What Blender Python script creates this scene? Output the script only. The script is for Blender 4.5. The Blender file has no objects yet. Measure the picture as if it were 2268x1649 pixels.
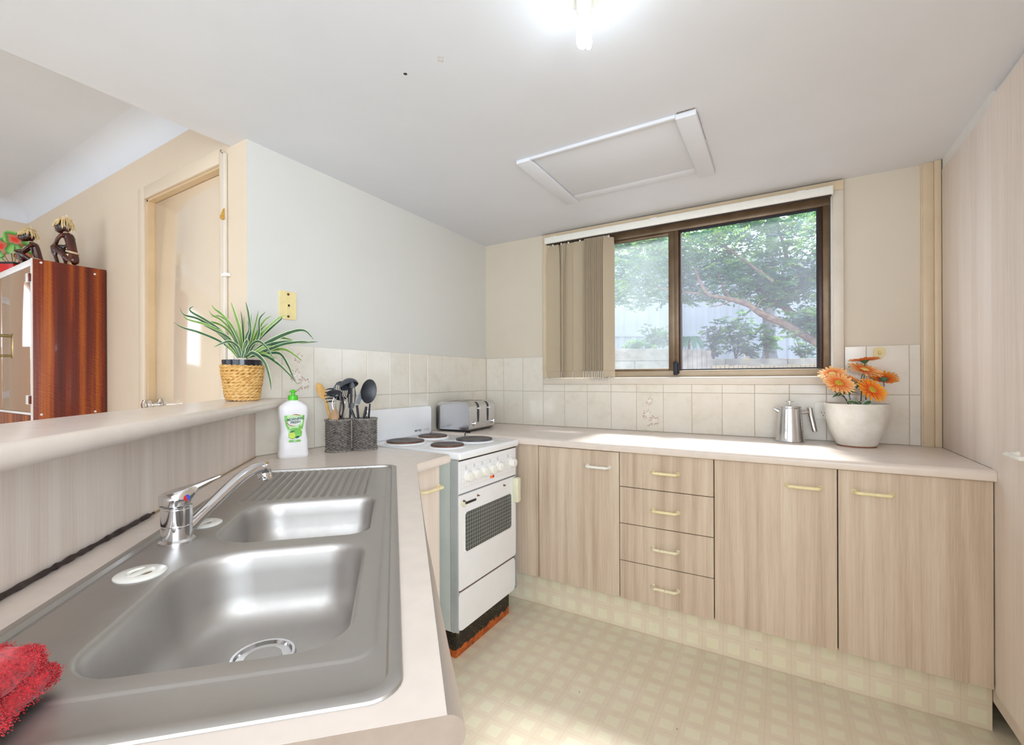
import bpy, bmesh, math, random
from mathutils import Vector, Matrix
random.seed(7)
sin, cos, pi, sqrt = math.sin, math.cos, math.pi, math.sqrt
SC = bpy.context.scene
COL = SC.collection

# ------------------------------------------------------------------ camera
YAW = math.radians(31.2166); ROLL = math.radians(-0.217)
CAMP = Vector((1.7596, -2.6483, 1.1821))
fw = Vector((-sin(YAW), cos(YAW), 0)); rt = Vector((cos(YAW), sin(YAW), 0)); up = Vector((0, 0, 1))
r2 = rt * cos(ROLL) + up * sin(ROLL); u2 = up * cos(ROLL) - rt * sin(ROLL)
cd = bpy.data.cameras.new('camera'); cam = bpy.data.objects.new('camera', cd); COL.objects.link(cam)
m = Matrix((r2, u2, -fw)).transposed().to_4x4(); m.translation = CAMP
cam.matrix_world = m
cd.sensor_width = 36.0; cd.lens = 1006.615 / 2268 * 36
cd.shift_x = (1134 - 1118.407) / 2268; cd.shift_y = (841.556 - 824.5) / 2268
cd.clip_start = 0.02; SC.camera = cam

# ------------------------------------------------------------------ world, daylight, exposure
SC.view_settings.view_transform = 'Standard'; SC.view_settings.look = 'None'
SC.view_settings.gamma = 1.0; SC.view_settings.exposure = 0.26
SC.view_settings.use_curve_mapping = False
try:
    SC.cycles.use_denoising = True
    SC.cycles.max_bounces = 10; SC.cycles.diffuse_bounces = 6; SC.cycles.glossy_bounces = 4
    SC.cycles.transparent_max_bounces = 24; SC.cycles.sample_clamp_indirect = 6.0
    SC.cycles.caustics_reflective = False; SC.cycles.caustics_refractive = False
except Exception:
    pass
W = bpy.data.worlds.new('sky'); SC.world = W; W.use_nodes = True
bg = W.node_tree.nodes['Background']
bg.inputs[0].default_value = (0.74, 0.87, 1.0, 1); bg.inputs[1].default_value = 2.7

def light(name, kind, loc, energy, color=(1, 1, 1), rot=None, aim=None, size=None, size_y=None, angle=None):
    l = bpy.data.lights.new(name, kind); l.energy = energy; l.color = color
    if size is not None:
        l.shape = 'RECTANGLE'; l.size = size; l.size_y = size_y or size
    if angle is not None: l.angle = angle
    o = bpy.data.objects.new(name, l); COL.objects.link(o); o.location = loc
    if aim is not None:
        o.rotation_euler = (Vector(aim) - Vector(loc)).to_track_quat('-Z', 'Y').to_euler()
    return o
# hazy sun high over the back garden, added fill lamps, and daylight from the living room windows
light('sun', 'SUN', (1, 4, 6), 11.0, (0.96, 0.98, 1.0), aim=Vector((1, 4, 6)) + Vector((0.03, -0.595, -0.804)), angle=math.radians(13))
light('fill_kitchen_side', 'AREA', (1.5, -4.68, 1.35), 14, (0.88, 0.93, 1.0), aim=(1.5, 0, 1.2), size=2.2, size_y=1.5)  # added area lamp, brightens the kitchen from behind the camera
light('fill_right_rear', 'AREA', (2.94, -3.55, 1.15), 62, (0.83, 0.92, 1.0), aim=(0.8, -1.7, 0.1), size=1.5, size_y=2.0)  # added unseen area lamp, lifts the floor, stove front and bar panels
light('daylight_living_side', 'AREA', (-1.35, -4.68, 1.3), 1.5, (1.0, 0.86, 0.74), aim=(-1.35, 0, 1.3), size=1.9, size_y=1.8)

# ------------------------------------------------------------------ materials
def lin(c):
    return tuple(((v / 255) / 12.92 if v / 255 <= 0.04045 else ((v / 255 + 0.055) / 1.055) ** 2.4) for v in c) + (1,)
class NT:
    def __init__(s, mat): s.t = mat.node_tree; s.n = s.t.nodes; s.l = s.t.links
    def add(s, typ, **kw):
        n = s.n.new(typ)
        for k, v in kw.items():
            if k.startswith('i_'):
                n.inputs[int(k[2:]) if k[2:].isdigit() else k[2:]].default_value = v
            else: setattr(n, k, v)
        return n
    def link(s, a, b): s.l.new(a, b)
def base(name, col, rough=0.5, metal=0.0, spec=None, coat=0.0):
    m = bpy.data.materials.new(name); m.use_nodes = True
    b = m.node_tree.nodes['Principled BSDF']
    b.inputs['Base Color'].default_value = lin(col); b.inputs['Roughness'].default_value = rough
    b.inputs['Metallic'].default_value = metal
    if spec is not None: b.inputs['Specular IOR Level'].default_value = spec
    if coat: b.inputs['Coat Weight'].default_value = coat; b.inputs['Coat Roughness'].default_value = 0.08
    return m, NT(m), b
def coords(t, scale=(1, 1, 1), loc=(0, 0, 0)):
    tc = t.add('ShaderNodeTexCoord'); mp = t.add('ShaderNodeMapping')
    mp.inputs['Scale'].default_value = scale; mp.inputs['Location'].default_value = loc
    t.link(tc.outputs['Object'], mp.inputs['Vector']); return mp.outputs['Vector']
def ramp(t, fac, stops):
    r = t.add('ShaderNodeValToRGB'); e = r.color_ramp.elements
    while len(e) < len(stops): e.new(0.5)
    for i, (p, c) in enumerate(stops): e[i].position = p; e[i].color = lin(c)
    t.link(fac, r.inputs[0]); return r.outputs[0]
def noise(t, vec, scale, detail=3, rough=0.55):
    n = t.add('ShaderNodeTexNoise'); n.inputs['Scale'].default_value = scale
    n.inputs['Detail'].default_value = detail; n.inputs['Roughness'].default_value = rough
    t.link(vec, n.inputs['Vector']); return n.outputs[0]
def bump(t, b, fac, strength, dist=0.002):
    n = t.add('ShaderNodeBump'); n.inputs['Strength'].default_value = strength; n.inputs['Distance'].default_value = dist
    t.link(fac, n.inputs['Height']); t.link(n.outputs[0], b.inputs['Normal'])
def mixc(t, fac, a, b):
    n = t.add('ShaderNodeMix', data_type='RGBA')
    if isinstance(fac, float): n.inputs[0].default_value = fac
    else: t.link(fac, n.inputs[0])
    for s, v in ((6, a), (7, b)):
        if isinstance(v, tuple): n.inputs[s].default_value = v if len(v) == 4 else lin(v)
        else: t.link(v, n.inputs[s])
    return n.outputs[2]
def math_(t, op, a, b=None, c=None):
    n = t.add('ShaderNodeMath', operation=op)
    for i, v in enumerate((a, b, c)):
        if v is None: continue
        if isinstance(v, (int, float)): n.inputs[i].default_value = v
        else: t.link(v, n.inputs[i])
    return n.outputs[0]
def plain(name, col, rough=0.5, metal=0.0, var=8, scale=6, bmp=0.0, bs=200, coat=0.0, spec=None):
    """a material with faint mottling"""
    m, t, b = base(name, col, rough, metal, spec, coat)
    v = coords(t); f = noise(t, v, scale, 4)
    lo = tuple(max(0, c - var) for c in col); hi = tuple(min(255, c + var) for c in col)
    t.link(ramp(t, f, [(0.3, lo), (0.7, hi)]), b.inputs['Base Color'])
    if bmp: bump(t, b, noise(t, v, bs, 2), bmp)
    return m
def laminate(name, dark, mid, light_, rough=0.38):
    """limed oak laminate, upright grain"""
    m, t, b = base(name, mid, rough)
    v1 = coords(t, (9, 9, 0.55)); v2 = coords(t, (150, 150, 3.0)); v3 = coords(t, (420, 420, 14))
    n1 = noise(t, v1, 1.0, 5, 0.6); n2 = noise(t, v2, 1.0, 3, 0.6); n3 = noise(t, v3, 1, 2)
    w = t.add('ShaderNodeTexWave', wave_type='BANDS', bands_direction='X'); vv = coords(t, (1, 1, 0.09))
    w.inputs['Scale'].default_value = 5.0; w.inputs['Distortion'].default_value = 7.0
    w.inputs['Detail'].default_value = 3; w.inputs['Detail Scale'].default_value = 1.3; t.link(vv, w.inputs['Vector'])
    f = math_(t, 'ADD', math_(t, 'MULTIPLY', n1, 0.5), math_(t, 'MULTIPLY', n2, 0.34))
    f = math_(t, 'ADD', f, math_(t, 'MULTIPLY', w.outputs[0 if w.outputs[0].name == 'Fac' else 1], 0.10))
    f = math_(t, 'ADD', f, math_(t, 'MULTIPLY', math_(t, 'SUBTRACT', n3, .25), 0.20))
    t.link(ramp(t, f, [(0.34, dark), (0.53, mid), (0.72, light_)]), b.inputs['Base Color'])
    bump(t, b, n2, 0.08, 0.001)
    return m
MT = {}
MT['wall_left'] = plain('paint_pale_grey', (210, 208, 202), 0.55, var=2, scale=2, bmp=0.04)
MT['wall_back'] = plain('paint_cream', (212, 201, 184), 0.55, var=3, scale=2, bmp=0.04)
MT['wall_living'] = plain('paint_peach', (214, 195, 172), 0.5, var=3, scale=2, bmp=0.04)
MT['ceiling'] = plain('ceiling_paint', (218, 219, 224), 0.6, var=2, scale=3, bmp=0.05, bs=90)
MT['white'] = plain('white_paint', (226, 224, 220), 0.45, var=3, scale=20)
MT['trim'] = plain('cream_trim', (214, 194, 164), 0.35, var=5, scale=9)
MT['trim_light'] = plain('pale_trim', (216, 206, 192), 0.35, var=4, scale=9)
MT['door'] = plain('door_gloss', (216, 196, 172), 0.10, var=3, scale=3, coat=0.8)
MT['bench'] = plain('bench_laminate', (222, 209, 198), 0.26, var=3, scale=25)
MT['bench_end'] = plain('bench_end_strip', (118, 103, 91), 0.5, var=5, scale=30)
MT['oak'] = laminate('limed_oak', (180, 158, 138), (203, 184, 163), (218, 203, 185))
MT['oak_pale'] = laminate('limed_oak_pale', (216, 200, 188), (230, 217, 206), (238, 228, 219), 0.45)
MT['carcass'] = plain('carcass_white', (200, 205, 196), 0.4, var=4)
MT['dark_gap'] = plain('dark_gap', (52, 42, 36), 0.8)
MT['steel'] = None; MT['black'] = plain('black_plastic', (24, 25, 29), 0.35, var=5, scale=30)
MT['enamel'] = plain('white_enamel', (238, 239, 241), 0.16, var=2, scale=10, coat=0.4)
MT['stove_white'] = plain('stove_white', (238, 238, 240), 0.3, var=2, scale=8)
MT['stove_side'] = plain('stove_side', (208, 212, 204), 0.35, var=4, scale=8)
MT['cream_plastic'] = plain('cream_plastic', (236, 223, 176), 0.3, var=6, scale=60)
MT['white_plastic'] = plain('white_plastic', (236, 234, 226), 0.3, var=3, scale=40)
MT['bottle_white'] = plain('bottle_white', (236, 234, 236), 0.35, var=2, scale=20)
MT['green_cap'] = plain('green_cap', (82, 196, 38), 0.35, var=8, scale=30)
MT['grout'] = plain('grout', (188, 178, 164), 0.8, var=8, scale=60)
MT['soil'] = plain('soil', (60, 48, 40), 0.9, var=15, scale=60)
MT['terracotta'] = plain('terracotta', (150, 96, 70), 0.8, var=12, scale=60)

def steel(name, col, rough, scr=0.12, sc=(40, 40, 40)):
    m, t, b = base(name, col, rough, 1.0)
    n = noise(t, coords(t, sc), 1.0, 3); n2 = noise(t, coords(t), 14, 4)
    f = math_(t, 'ADD', math_(t, 'MULTIPLY', n, 0.5), math_(t, 'MULTIPLY', n2, 0.5))
    r = t.add('ShaderNodeMapRange'); r.inputs[1].default_value = 0.3; r.inputs[2].default_value = 0.7
    r.inputs[3].default_value = max(0.02, rough - scr); r.inputs[4].default_value = rough + scr
    t.link(f, r.inputs[0]); t.link(r.outputs[0], b.inputs['Roughness'])
    return m
MT['steel'] = steel('sink_steel', (188, 184, 180), 0.47, 0.05, (90, 90, 90))
MT['chrome'] = steel('chrome', (222, 222, 224), 0.09, 0.05)
MT['toaster_steel'] = steel('toaster_steel', (206, 204, 204), 0.3, 0.05, (60, 60, 400))
MT['polished'] = steel('polished_steel', (214, 214, 216), 0.13, 0.06)

def tile_mat():
    m, t, b = base('ceramic_tile', (226, 218, 204), 0.14)
    oi = t.add('ShaderNodeObjectInfo'); va = t.add('ShaderNodeVectorMath', operation='ADD'); t.link(coords(t), va.inputs[0]); t.link(math_(t, 'MULTIPLY', oi.outputs['Random'], 37.0), va.inputs[1]); v = va.outputs[0]; n = noise(t, v, 16, 6, 0.65); n2 = noise(t, v, 5, 3)
    f = math_(t, 'ADD', math_(t, 'MULTIPLY', n, 0.6), math_(t, 'MULTIPLY', n2, 0.4))
    t.link(ramp(t, f, [(0.33, (215, 207, 190)), (0.48, (225, 218, 205)), (0.7, (229, 224, 213))]), b.inputs['Base Color'])
    bump(t, b, n2, 0.05, 0.004)
    return m
MT['tile'] = tile_mat()
def vinyl(name, axes, off):
    m, t, b = base(name, (214, 200, 170), 0.3)
    tc = t.add('ShaderNodeTexCoord'); sp = t.add('ShaderNodeSeparateXYZ'); t.link(tc.outputs['Object'], sp.inputs[0])
    P = 0.0823; ms = []; ln = []
    for ax, o in zip(axes, off):
        d = math_(t, 'FRACT', math_(t, 'ADD', math_(t, 'DIVIDE', math_(t, 'SUBTRACT', sp.outputs[ax], o), P), 20.5))
        a = math_(t, 'ABSOLUTE', math_(t, 'SUBTRACT', d, 0.5))          # 0 in the square's middle
        ms.append(math_(t, 'LESS_THAN', a, 0.275)); ln.append(math_(t, 'GREATER_THAN', a, 0.482))
    sq = math_(t, 'MULTIPLY', ms[0], ms[1]); li = math_(t, 'MAXIMUM', ln[0], ln[1])
    v = coords(t); n = noise(t, v, 7, 5, 0.7); nf = noise(t, v, 260, 2)
    band = ramp(t, n, [(0.3, (230, 216, 192)), (0.7, (240, 229, 208))])
    c = mixc(t, sq, band, ramp(t, n, [(0.3, (236, 229, 200)), (0.7, (243, 238, 214))]))
    c = mixc(t, math_(t, 'MULTIPLY', li, 0.6), c, (222, 208, 178))
    vo = t.add('ShaderNodeTexVoronoi'); vo.inputs['Scale'].default_value = 16
    t.link(coords(t, (1, 0.35, 1)), vo.inputs['Vector'])
    speck = math_(t, 'MULTIPLY', math_(t, 'LESS_THAN', vo.outputs['Distance'], 0.035), 0.55)
    c = mixc(t, speck, c, (96, 78, 60))
    c = mixc(t, math_(t, 'MULTIPLY', nf, 0.12), c, (150, 130, 110))
    t.link(c, b.inputs['Base Color'])
    return m
MT['vinyl'] = vinyl('vinyl_floor', ('X', 'Y'), (1.7515, -0.70)); MT['vinyl_kick'] = vinyl('vinyl_kick', ('X', 'Z'), (1.7515, 0.039))
MT['vinyl_kick_y'] = vinyl('vinyl_kick_y', ('Y', 'Z'), (-0.70, 0.039))

def rosewood():
    m, t, b = base('rosewood_veneer', (120, 52, 16), 0.36, coat=0.12)
    n1 = noise(t, coords(t, (26, 26, 0.5)), 1.0, 4); n2 = noise(t, coords(t, (5, 5, 1)), 1, 4)
    w = t.add('ShaderNodeTexWave', wave_type='BANDS', bands_direction='DIAGONAL'); t.link(coords(t, (1, 1, 3)), w.inputs['Vector'])
    w.inputs['Scale'].default_value = 20; w.inputs['Distortion'].default_value = 9; w.inputs['Detail'].default_value = 4
    fl = math_(t, 'MULTIPLY', w.outputs[1], math_(t, 'SUBTRACT', n2, 0.25))
    f = math_(t, 'ADD', math_(t, 'MULTIPLY', n1, 0.85), math_(t, 'MULTIPLY', fl, 0.28))
    t.link(ramp(t, f, [(0.28, (58, 12, 6)), (0.44, (112, 34, 8)), (0.55, (156, 72, 14)), (0.70, (192, 108, 30))]), b.inputs['Base Color'])
    return m
MT['rosewood'] = rosewood()
def dark_wood():
    m, t, b = base('carved_dark_wood', (52, 22, 14), 0.25, coat=0.3)
    n = noise(t, coords(t, (30, 30, 6)), 1, 4)
    t.link(ramp(t, n, [(0.35, (20, 9, 8)), (0.7, (92, 36, 20))]), b.inputs['Base Color']); return m
MT['dark_wood'] = dark_wood()
def glass(name, haze, hz_col, rough=0.02, tint=(255, 255, 255), spec=0.5):
    """window glass: clear, reflecting, with a film of dirt that scatters the light behind it"""
    m = bpy.data.materials.new(name); m.use_nodes = True; t = NT(m); t.n.remove(t.n['Principled BSDF'])
    out = t.n['Material Output']
    tr = t.add('ShaderNodeBsdfTransparent'); tr.inputs[0].default_value = lin(tint)
    gl = t.add('ShaderNodeBsdfGlossy'); gl.inputs['Roughness'].default_value = rough
    fr = t.add('ShaderNodeFresnel'); fr.inputs[0].default_value = 1.45
    m1 = t.add('ShaderNodeMixShader'); t.link(math_(t, 'MULTIPLY', fr.outputs[0], spec), m1.inputs[0]); t.link(tr.outputs[0], m1.inputs[1]); t.link(gl.outputs[0], m1.inputs[2])
    tl = t.add('ShaderNodeBsdfTranslucent'); tl.inputs[0].default_value = lin(hz_col)
    df = t.add('ShaderNodeBsdfDiffuse'); df.inputs[0].default_value = lin(hz_col)
    m0 = t.add('ShaderNodeMixShader'); m0.inputs[0].default_value = 0.3; t.link(tl.outputs[0], m0.inputs[1]); t.link(df.outputs[0], m0.inputs[2])
    m2 = t.add('ShaderNodeMixShader'); v = coords(t, (2.2, 2.2, 1.1))
    n = noise(t, v, 1.6, 5, 0.6)
    r = t.add('ShaderNodeMapRange'); r.inputs[1].default_value = 0.3; r.inputs[2].default_value = 0.7
    r.inputs[3].default_value = haze * 0.6; r.inputs[4].default_value = haze * 1.4; t.link(n, r.inputs[0])
    t.link(r.outputs[0], m2.inputs[0]); t.link(m1.outputs[0], m2.inputs[1]); t.link(m0.outputs[0], m2.inputs[2])
    t.link(m2.outputs[0], out.inputs[0]); return m
MT['glass_dirty'] = glass('glass_dirty', 0.13, (225, 235, 240), spec=.06); MT['glass_clear'] = glass('glass_clear', 0.065, (225, 228, 245), spec=.03)
def emit(name, col, s):
    m = bpy.data.materials.new(name); m.use_nodes = True; t = NT(m)
    e = t.add('ShaderNodeEmission'); e.inputs[0].default_value = col; e.inputs[1].default_value = s
    t.link(e.outputs[0], t.n['Material Output'].inputs[0]); return m
BULB = 46.0
MT['bulb'] = emit('lit_tube', (0.76, 0.90, 1.0, 1), BULB)

# ------------------------------------------------------------------ mesh helpers
def NB(): return bmesh.new()
def obj(name, bm, mat, parent=None, smooth=True, angle=35, kind=None):
    bmesh.ops.recalc_face_normals(bm, faces=bm.faces[:])
    me = bpy.data.meshes.new(name); bm.to_mesh(me); bm.free()
    for mm in (mat if isinstance(mat, (list, tuple)) else [mat]): me.materials.append(MT[mm] if isinstance(mm, str) else mm)
    if smooth:
        for p in me.polygons: p.use_smooth = True
        me.set_sharp_from_angle(angle=math.radians(angle))
    o = bpy.data.objects.new(name, me); COL.objects.link(o)
    if parent: o.parent = parent
    if kind: o['kind'] = kind
    return o
def struct(name, bm, mat, parent=None, **kw):
    return obj(name, bm, mat, parent, kind='structure', **kw)
def thing(name, label, cat, loc=(0, 0, 0), rz=0, group=None):
    o = bpy.data.objects.new(name, None); COL.objects.link(o); o.empty_display_size = 0.05
    o.location = loc; o.rotation_euler = (0, 0, rz); o['label'] = label; o['category'] = cat
    if group: o['group'] = group
    return o
def tag(o, label, cat, group=None):
    o['label'] = label; o['category'] = cat
    if group: o['group'] = group
    return o
def lab(o, s): o['label'] = s; return o
def box(bm, lo, hi, bev=0.0, seg=2, M=None):
    r = bmesh.ops.create_cube(bm, size=1.0); vs = r['verts']
    c = [(a + b) / 2 for a, b in zip(lo, hi)]; s = [abs(b - a) for a, b in zip(lo, hi)]
    for v in vs: v.co = Vector((c[i] + v.co[i] * s[i] for i in range(3)))
    if bev > 0:
        bev = min(bev, min(s) * 0.49)
        es = list({e for v in vs for e in v.link_edges})
        r = bmesh.ops.bevel(bm, geom=es, offset=bev, segments=seg, affect='EDGES', profile=0.5)
        vs = list({v for f in r['faces'] for v in f.verts} | {v for v in vs if v.is_valid})
    if M is not None: bmesh.ops.transform(bm, matrix=M, verts=vs)
    return bm
def loft(bm, rings, closed=True, cap0=True, cap1=True, mi=0):
    """rings: lists of points; quads between; caps as n-gons"""
    V = [[bm.verts.new(p) for p in r] for r in rings]
    n = len(V[0])
    for a, b in zip(V, V[1:]):
        for i in range(n if closed else n - 1):
            j = (i + 1) % n
            try: bm.faces.new((a[i], a[j], b[j], b[i])).material_index = mi
            except ValueError: pass
    if closed and cap0: bm.faces.new(V[0][::-1]).material_index = mi
    if closed and cap1: bm.faces.new(V[-1]).material_index = mi
    return V
def lathe(bm, prof, n=32, M=None, cap0=True, cap1=True, mi=0):
    rings = []
    for r, z in prof:
        ring = [Vector((max(r, 1e-5) * cos(2 * pi * i / n), max(r, 1e-5) * sin(2 * pi * i / n), z)) for i in range(n)]
        rings.append([M @ p for p in ring] if M is not None else ring)
    loft(bm, rings, True, cap0, cap1, mi); return bm
def cat_rom(pts, k=8):
    P = [Vector(p) for p in pts]; P = [P[0] * 2 - P[1]] + P + [P[-1] * 2 - P[-2]]; out = []
    for i in range(1, len(P) - 2):
        for j in range(k):
            t = j / k; a, b, c, d = P[i - 1:i + 3]
            out.append(0.5 * ((2 * b) + (c - a) * t + (2 * a - 5 * b + 4 * c - d) * t * t + (3 * b - a - 3 * c + d) * t ** 3))
    out.append(P[-2]); return out
def tube(bm, pts, r, n=8, closed=False, cap=True, flat=1.0, mi=0):
    P = [Vector(p) for p in pts]; N = len(P); R = r if isinstance(r, (list, tuple)) else [r] * N
    rings = []; u = None
    for i in range(N):
        a = P[(i - 1) % N] if closed or i > 0 else P[i]; b = P[(i + 1) % N] if closed or i < N - 1 else P[i]
        t = (b - a).normalized()
        if u is None: u = t.orthogonal().normalized()
        else:
            u = u - t * u.dot(t)
            u = u.normalized() if u.length > 1e-8 else t.orthogonal().normalized()
        w = t.cross(u)
        rings.append([P[i] + (u * cos(2 * pi * k / n) + w * sin(2 * pi * k / n) * flat) * R[i] for k in range(n)])
    if closed:
        V = loft(bm, rings, True, False, False, mi)
        a, b = V[-1], V[0]
        best = min(range(n), key=lambda s: (a[0].co - b[s].co).length)
        for i in range(n):
            try: bm.faces.new((a[i], a[(i + 1) % n], b[(i + 1 + best) % n], b[(i + best) % n])).material_index = mi
            except ValueError: pass
    else: loft(bm, rings, True, cap, cap, mi)
    return bm
def prism(bm, poly, d, M=None):
    """poly: 2D points, extruded from z=0 to z=d; M places it"""
    a = [Vector((x, y, 0)) for x, y in poly]; b = [Vector((x, y, d)) for x, y in poly]
    if M is not None: a = [M @ p for p in a]; b = [M @ p for p in b]
    loft(bm, [a, b]); return bm
def rrect(x0, y0, x1, y1, r, k=6, z=None):
    out = []; rs = r if isinstance(r, (list, tuple)) else [r] * 4
    for (cx, cy, a, q) in ((x1 - rs[0], y1 - rs[0], 0, rs[0]), (x0 + rs[1], y1 - rs[1], 90, rs[1]), (x0 + rs[2], y0 + rs[2], 180, rs[2]), (x1 - rs[3], y0 + rs[3], 270, rs[3])):
        for i in range(k + 1):
            t = math.radians(a + 90 * i / k); out.append((cx + q * cos(t), cy + q * sin(t)))
    return out if z is None else [Vector((x, y, z)) for x, y in out]
def ell(bm, c, r, n=20, m_=12, M=None):
    res = bmesh.ops.create_uvsphere(bm, u_segments=n, v_segments=m_, radius=1.0)
    mat = Matrix.Translation(Vector(c)) @ (M if M is not None else Matrix()) @ Matrix.Diagonal((*r, 1))
    bmesh.ops.transform(bm, matrix=mat, verts=res['verts']); return bm
def frame(o, x, y, z):
    M = Matrix((Vector(x), Vector(y), Vector(z))).transposed().to_4x4(); M.translation = Vector(o); return M
def nrm(v): return Vector(v).normalized()
def look_M(o, z, xh=(1, 0, 0)):
    z = nrm(z); x = Vector(xh) - z * Vector(xh).dot(z)
    if x.length < 1e-4: x = z.orthogonal()
    x.normalize(); return frame(o, x, z.cross(x), z)
def dup(root, loc, rz=None, label=None):
    r = root.copy(); COL.objects.link(r); r.location = loc
    if rz is not None: r.rotation_euler = (0, 0, rz)
    if label: r['label'] = label
    for ch in list(root.children):
        c = ch.copy(); COL.objects.link(c); c.parent = r
        for g in ch.children:
            d = g.copy(); COL.objects.link(d); d.parent = c
    return r
def text(name, s, size, M, mat, parent=None, shear=0.0, ext=0.0, align='CENTER', bold=0.0):
    cu = bpy.data.curves.new(name, 'FONT'); cu.body = s; cu.size = size; cu.align_x = align; cu.align_y = 'CENTER'
    cu.shear = shear; cu.extrude = ext; cu.offset = bold; cu.materials.append(MT[mat] if isinstance(mat, str) else mat)
    tmp = bpy.data.objects.new('lettering_curve', cu); COL.objects.link(tmp)
    dg = bpy.context.evaluated_depsgraph_get(); me = bpy.data.meshes.new_from_object(tmp.evaluated_get(dg))
    bpy.data.objects.remove(tmp); me.name = name
    o = bpy.data.objects.new(name, me); COL.objects.link(o); o.matrix_local = M
    if parent: o.parent = parent
    o['kind'] = 'stuff'
    return o

# ================================================================== SETTING
ZC = 2.117
B = 0.887                                        # bench height
bm = NB(); box(bm, (-2.9, -4.9, -0.1), (3.1, 0.1, 0.0)); floor = struct('floor', bm, 'vinyl')
bm = NB(); box(bm, (-0.11, -4.9, ZC), (3.1, 0.1, 2.5)); ceil = struct('ceiling', bm, 'ceiling')
bm = NB(); box(bm, (-2.9, -4.9, 2.40), (-0.11, -1.6, 2.5)); struct('ceiling_living', bm, 'ceiling')
# wall to the left of the stove (x = 0) with the living room wall turning off it
bm = NB(); box(bm, (-0.12, -1.663, 0), (0, 0.1, ZC)); wl = struct('wall_left', bm, 'wall_left')
bm = NB()
DX0, DX1, DZ = -0.868, -0.180, 2.062
box(bm, (-2.85, -1.663, 0), (DX0, -1.563, 2.4)); box(bm, (DX1, -1.663, 0), (-0.0005, -1.563, ZC)); box(bm, (DX1, -1.663, ZC), (-0.11, -1.563, 2.4))
box(bm, (DX0, -1.663, DZ), (DX1, -1.563, 2.4))
box(bm, (-0.12, -1.6637, 0), (-0.0002, -1.662, ZC))
wliv = struct('wall_living', bm, 'wall_living')
bm = NB(); box(bm, (-2.85, -4.9, 0), (-2.72, -1.6, 2.4)); bm.free(); bm = NB(); box(bm, (-2.85, -4.9, 0), (-2.72, -3.05, 2.4)); box(bm, (-2.85, -2.47, 0), (-2.72, -1.6, 2.4)); box(bm, (-2.85, -3.05, 0), (-2.72, -2.47, 1.42)); box(bm, (-2.85, -3.05, 2.02), (-2.72, -2.47, 2.4)); struct('wall_west', bm, 'wall_living')
WX0, WX1, WZ0, WZ1 = 0.497, 1.972, 1.194, 2.066   # window opening
bm = NB()
box(bm, (-0.1, 0, 0), (WX0, 0.1, ZC)); box(bm, (WX1, 0, 0), (3.1, 0.1, ZC))
box(bm, (WX0, 0, 0), (WX1, 0.1, WZ0)); box(bm, (WX0, 0, WZ1), (WX1, 0.1, ZC))
wb = struct('wall_back', bm, 'wall_back')
bm = NB(); box(bm, (2.95, -2.7, 0), (3.1, 0, ZC)); box(bm, (2.95, -4.9, 0), (3.1, -4.4, ZC)); box(bm, (2.95, -4.4, 2.07), (3.1, -2.7, ZC)); struct('wall_right', bm, 'wall_back')  # rear opening added behind the fill lamp
bm = NB()
for lo, hi in (((-2.85, -4.9, 0), (-2.35, -4.8, 2.4)), ((-0.35, -4.9, 0), (0.35, -4.8, 2.4)), ((2.65, -4.9, 0), (3.1, -4.8, 2.4)),
               ((-2.35, -4.9, 2.2), (-0.35, -4.8, 2.4)), ((-2.35, -4.9, 0), (-0.35, -4.8, 0.35)), ((0.35, -4.9, 2.1), (2.65, -4.8, 2.4)), ((0.35, -4.9, 0), (2.65, -4.8, 0.55))):
    box(bm, lo, hi)
struct('wall_south', bm, 'wall_living')
# living room cove cornice
def cove(p0, p1, inward):
    bm = NB(); inward = Vector(inward); R = 0.117
    prof = [(R * (1 - sin(a)), R * (cos(a))) for a in [pi / 2 * i / 8 for i in range(9)]]
    # from the ceiling edge (R out) down to the wall
    pts = [(R * (1 - sin(a)), -R * (1 - cos(a))) for a in [pi / 2 * i / 8 for i in range(9)]] + [(-0.005, -R), (-0.005, 0.004), (R, 0.004)]
    rings = [[Vector(p) + inward * x + Vector((0, 0, 2.40 + z)) for x, z in pts] for p in (p0, p1)]
    loft(bm, rings); return bm
struct('trim_1', cove((-2.80, -1.663, 0), (-0.111, -1.663, 0), (0, -1, 0)), 'ceiling')
struct('trim_2', cove((-2.72, -4.85, 0), (-2.72, -1.665, 0), (1, 0, 0)), 'ceiling')
# corner post boards beside the pantry, and white filler above the pantry
bm = NB(); box(bm, (2.291, -0.016, B), (2.327, 0.0, ZC), 0.002); box(bm, (2.286, -0.010, B), (2.291, 0, ZC)); p = struct('trim_3', bm, 'trim')
bm = NB(); box(bm, (2.327, -0.026, B), (2.35, 0.0, ZC), 0.003); struct('trim_4', bm, 'trim')
bm = NB(); box(bm, (2.353, -0.555, 2.06), (2.40, -0.026, ZC)); box(bm, (2.362, -2.6, 2.095), (2.40, -0.555, ZC)); struct('trim_5', bm, 'white')
# ceiling blemishes
bm = NB(); lathe(bm, [(0.006, 0), (0.004, -0.0006)], 10, Matrix.Translation((0.784, -1.618, ZC))); obj('screw_hole', bm, 'dark_gap', ceil)
bm = NB()
R = random.Random(6)
for q in range(6): lathe(bm, [(R.uniform(.003, .006), 0), (.002, -.0006)], 7, Matrix.Translation((0.916 + R.gauss(0, .007), -1.615 + R.gauss(0, .007), ZC)))
MT['filler'] = plain('filler', (206, 202, 198), .8, var=14, scale=200)
obj('filler_patch', bm, 'filler', ceil)

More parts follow.
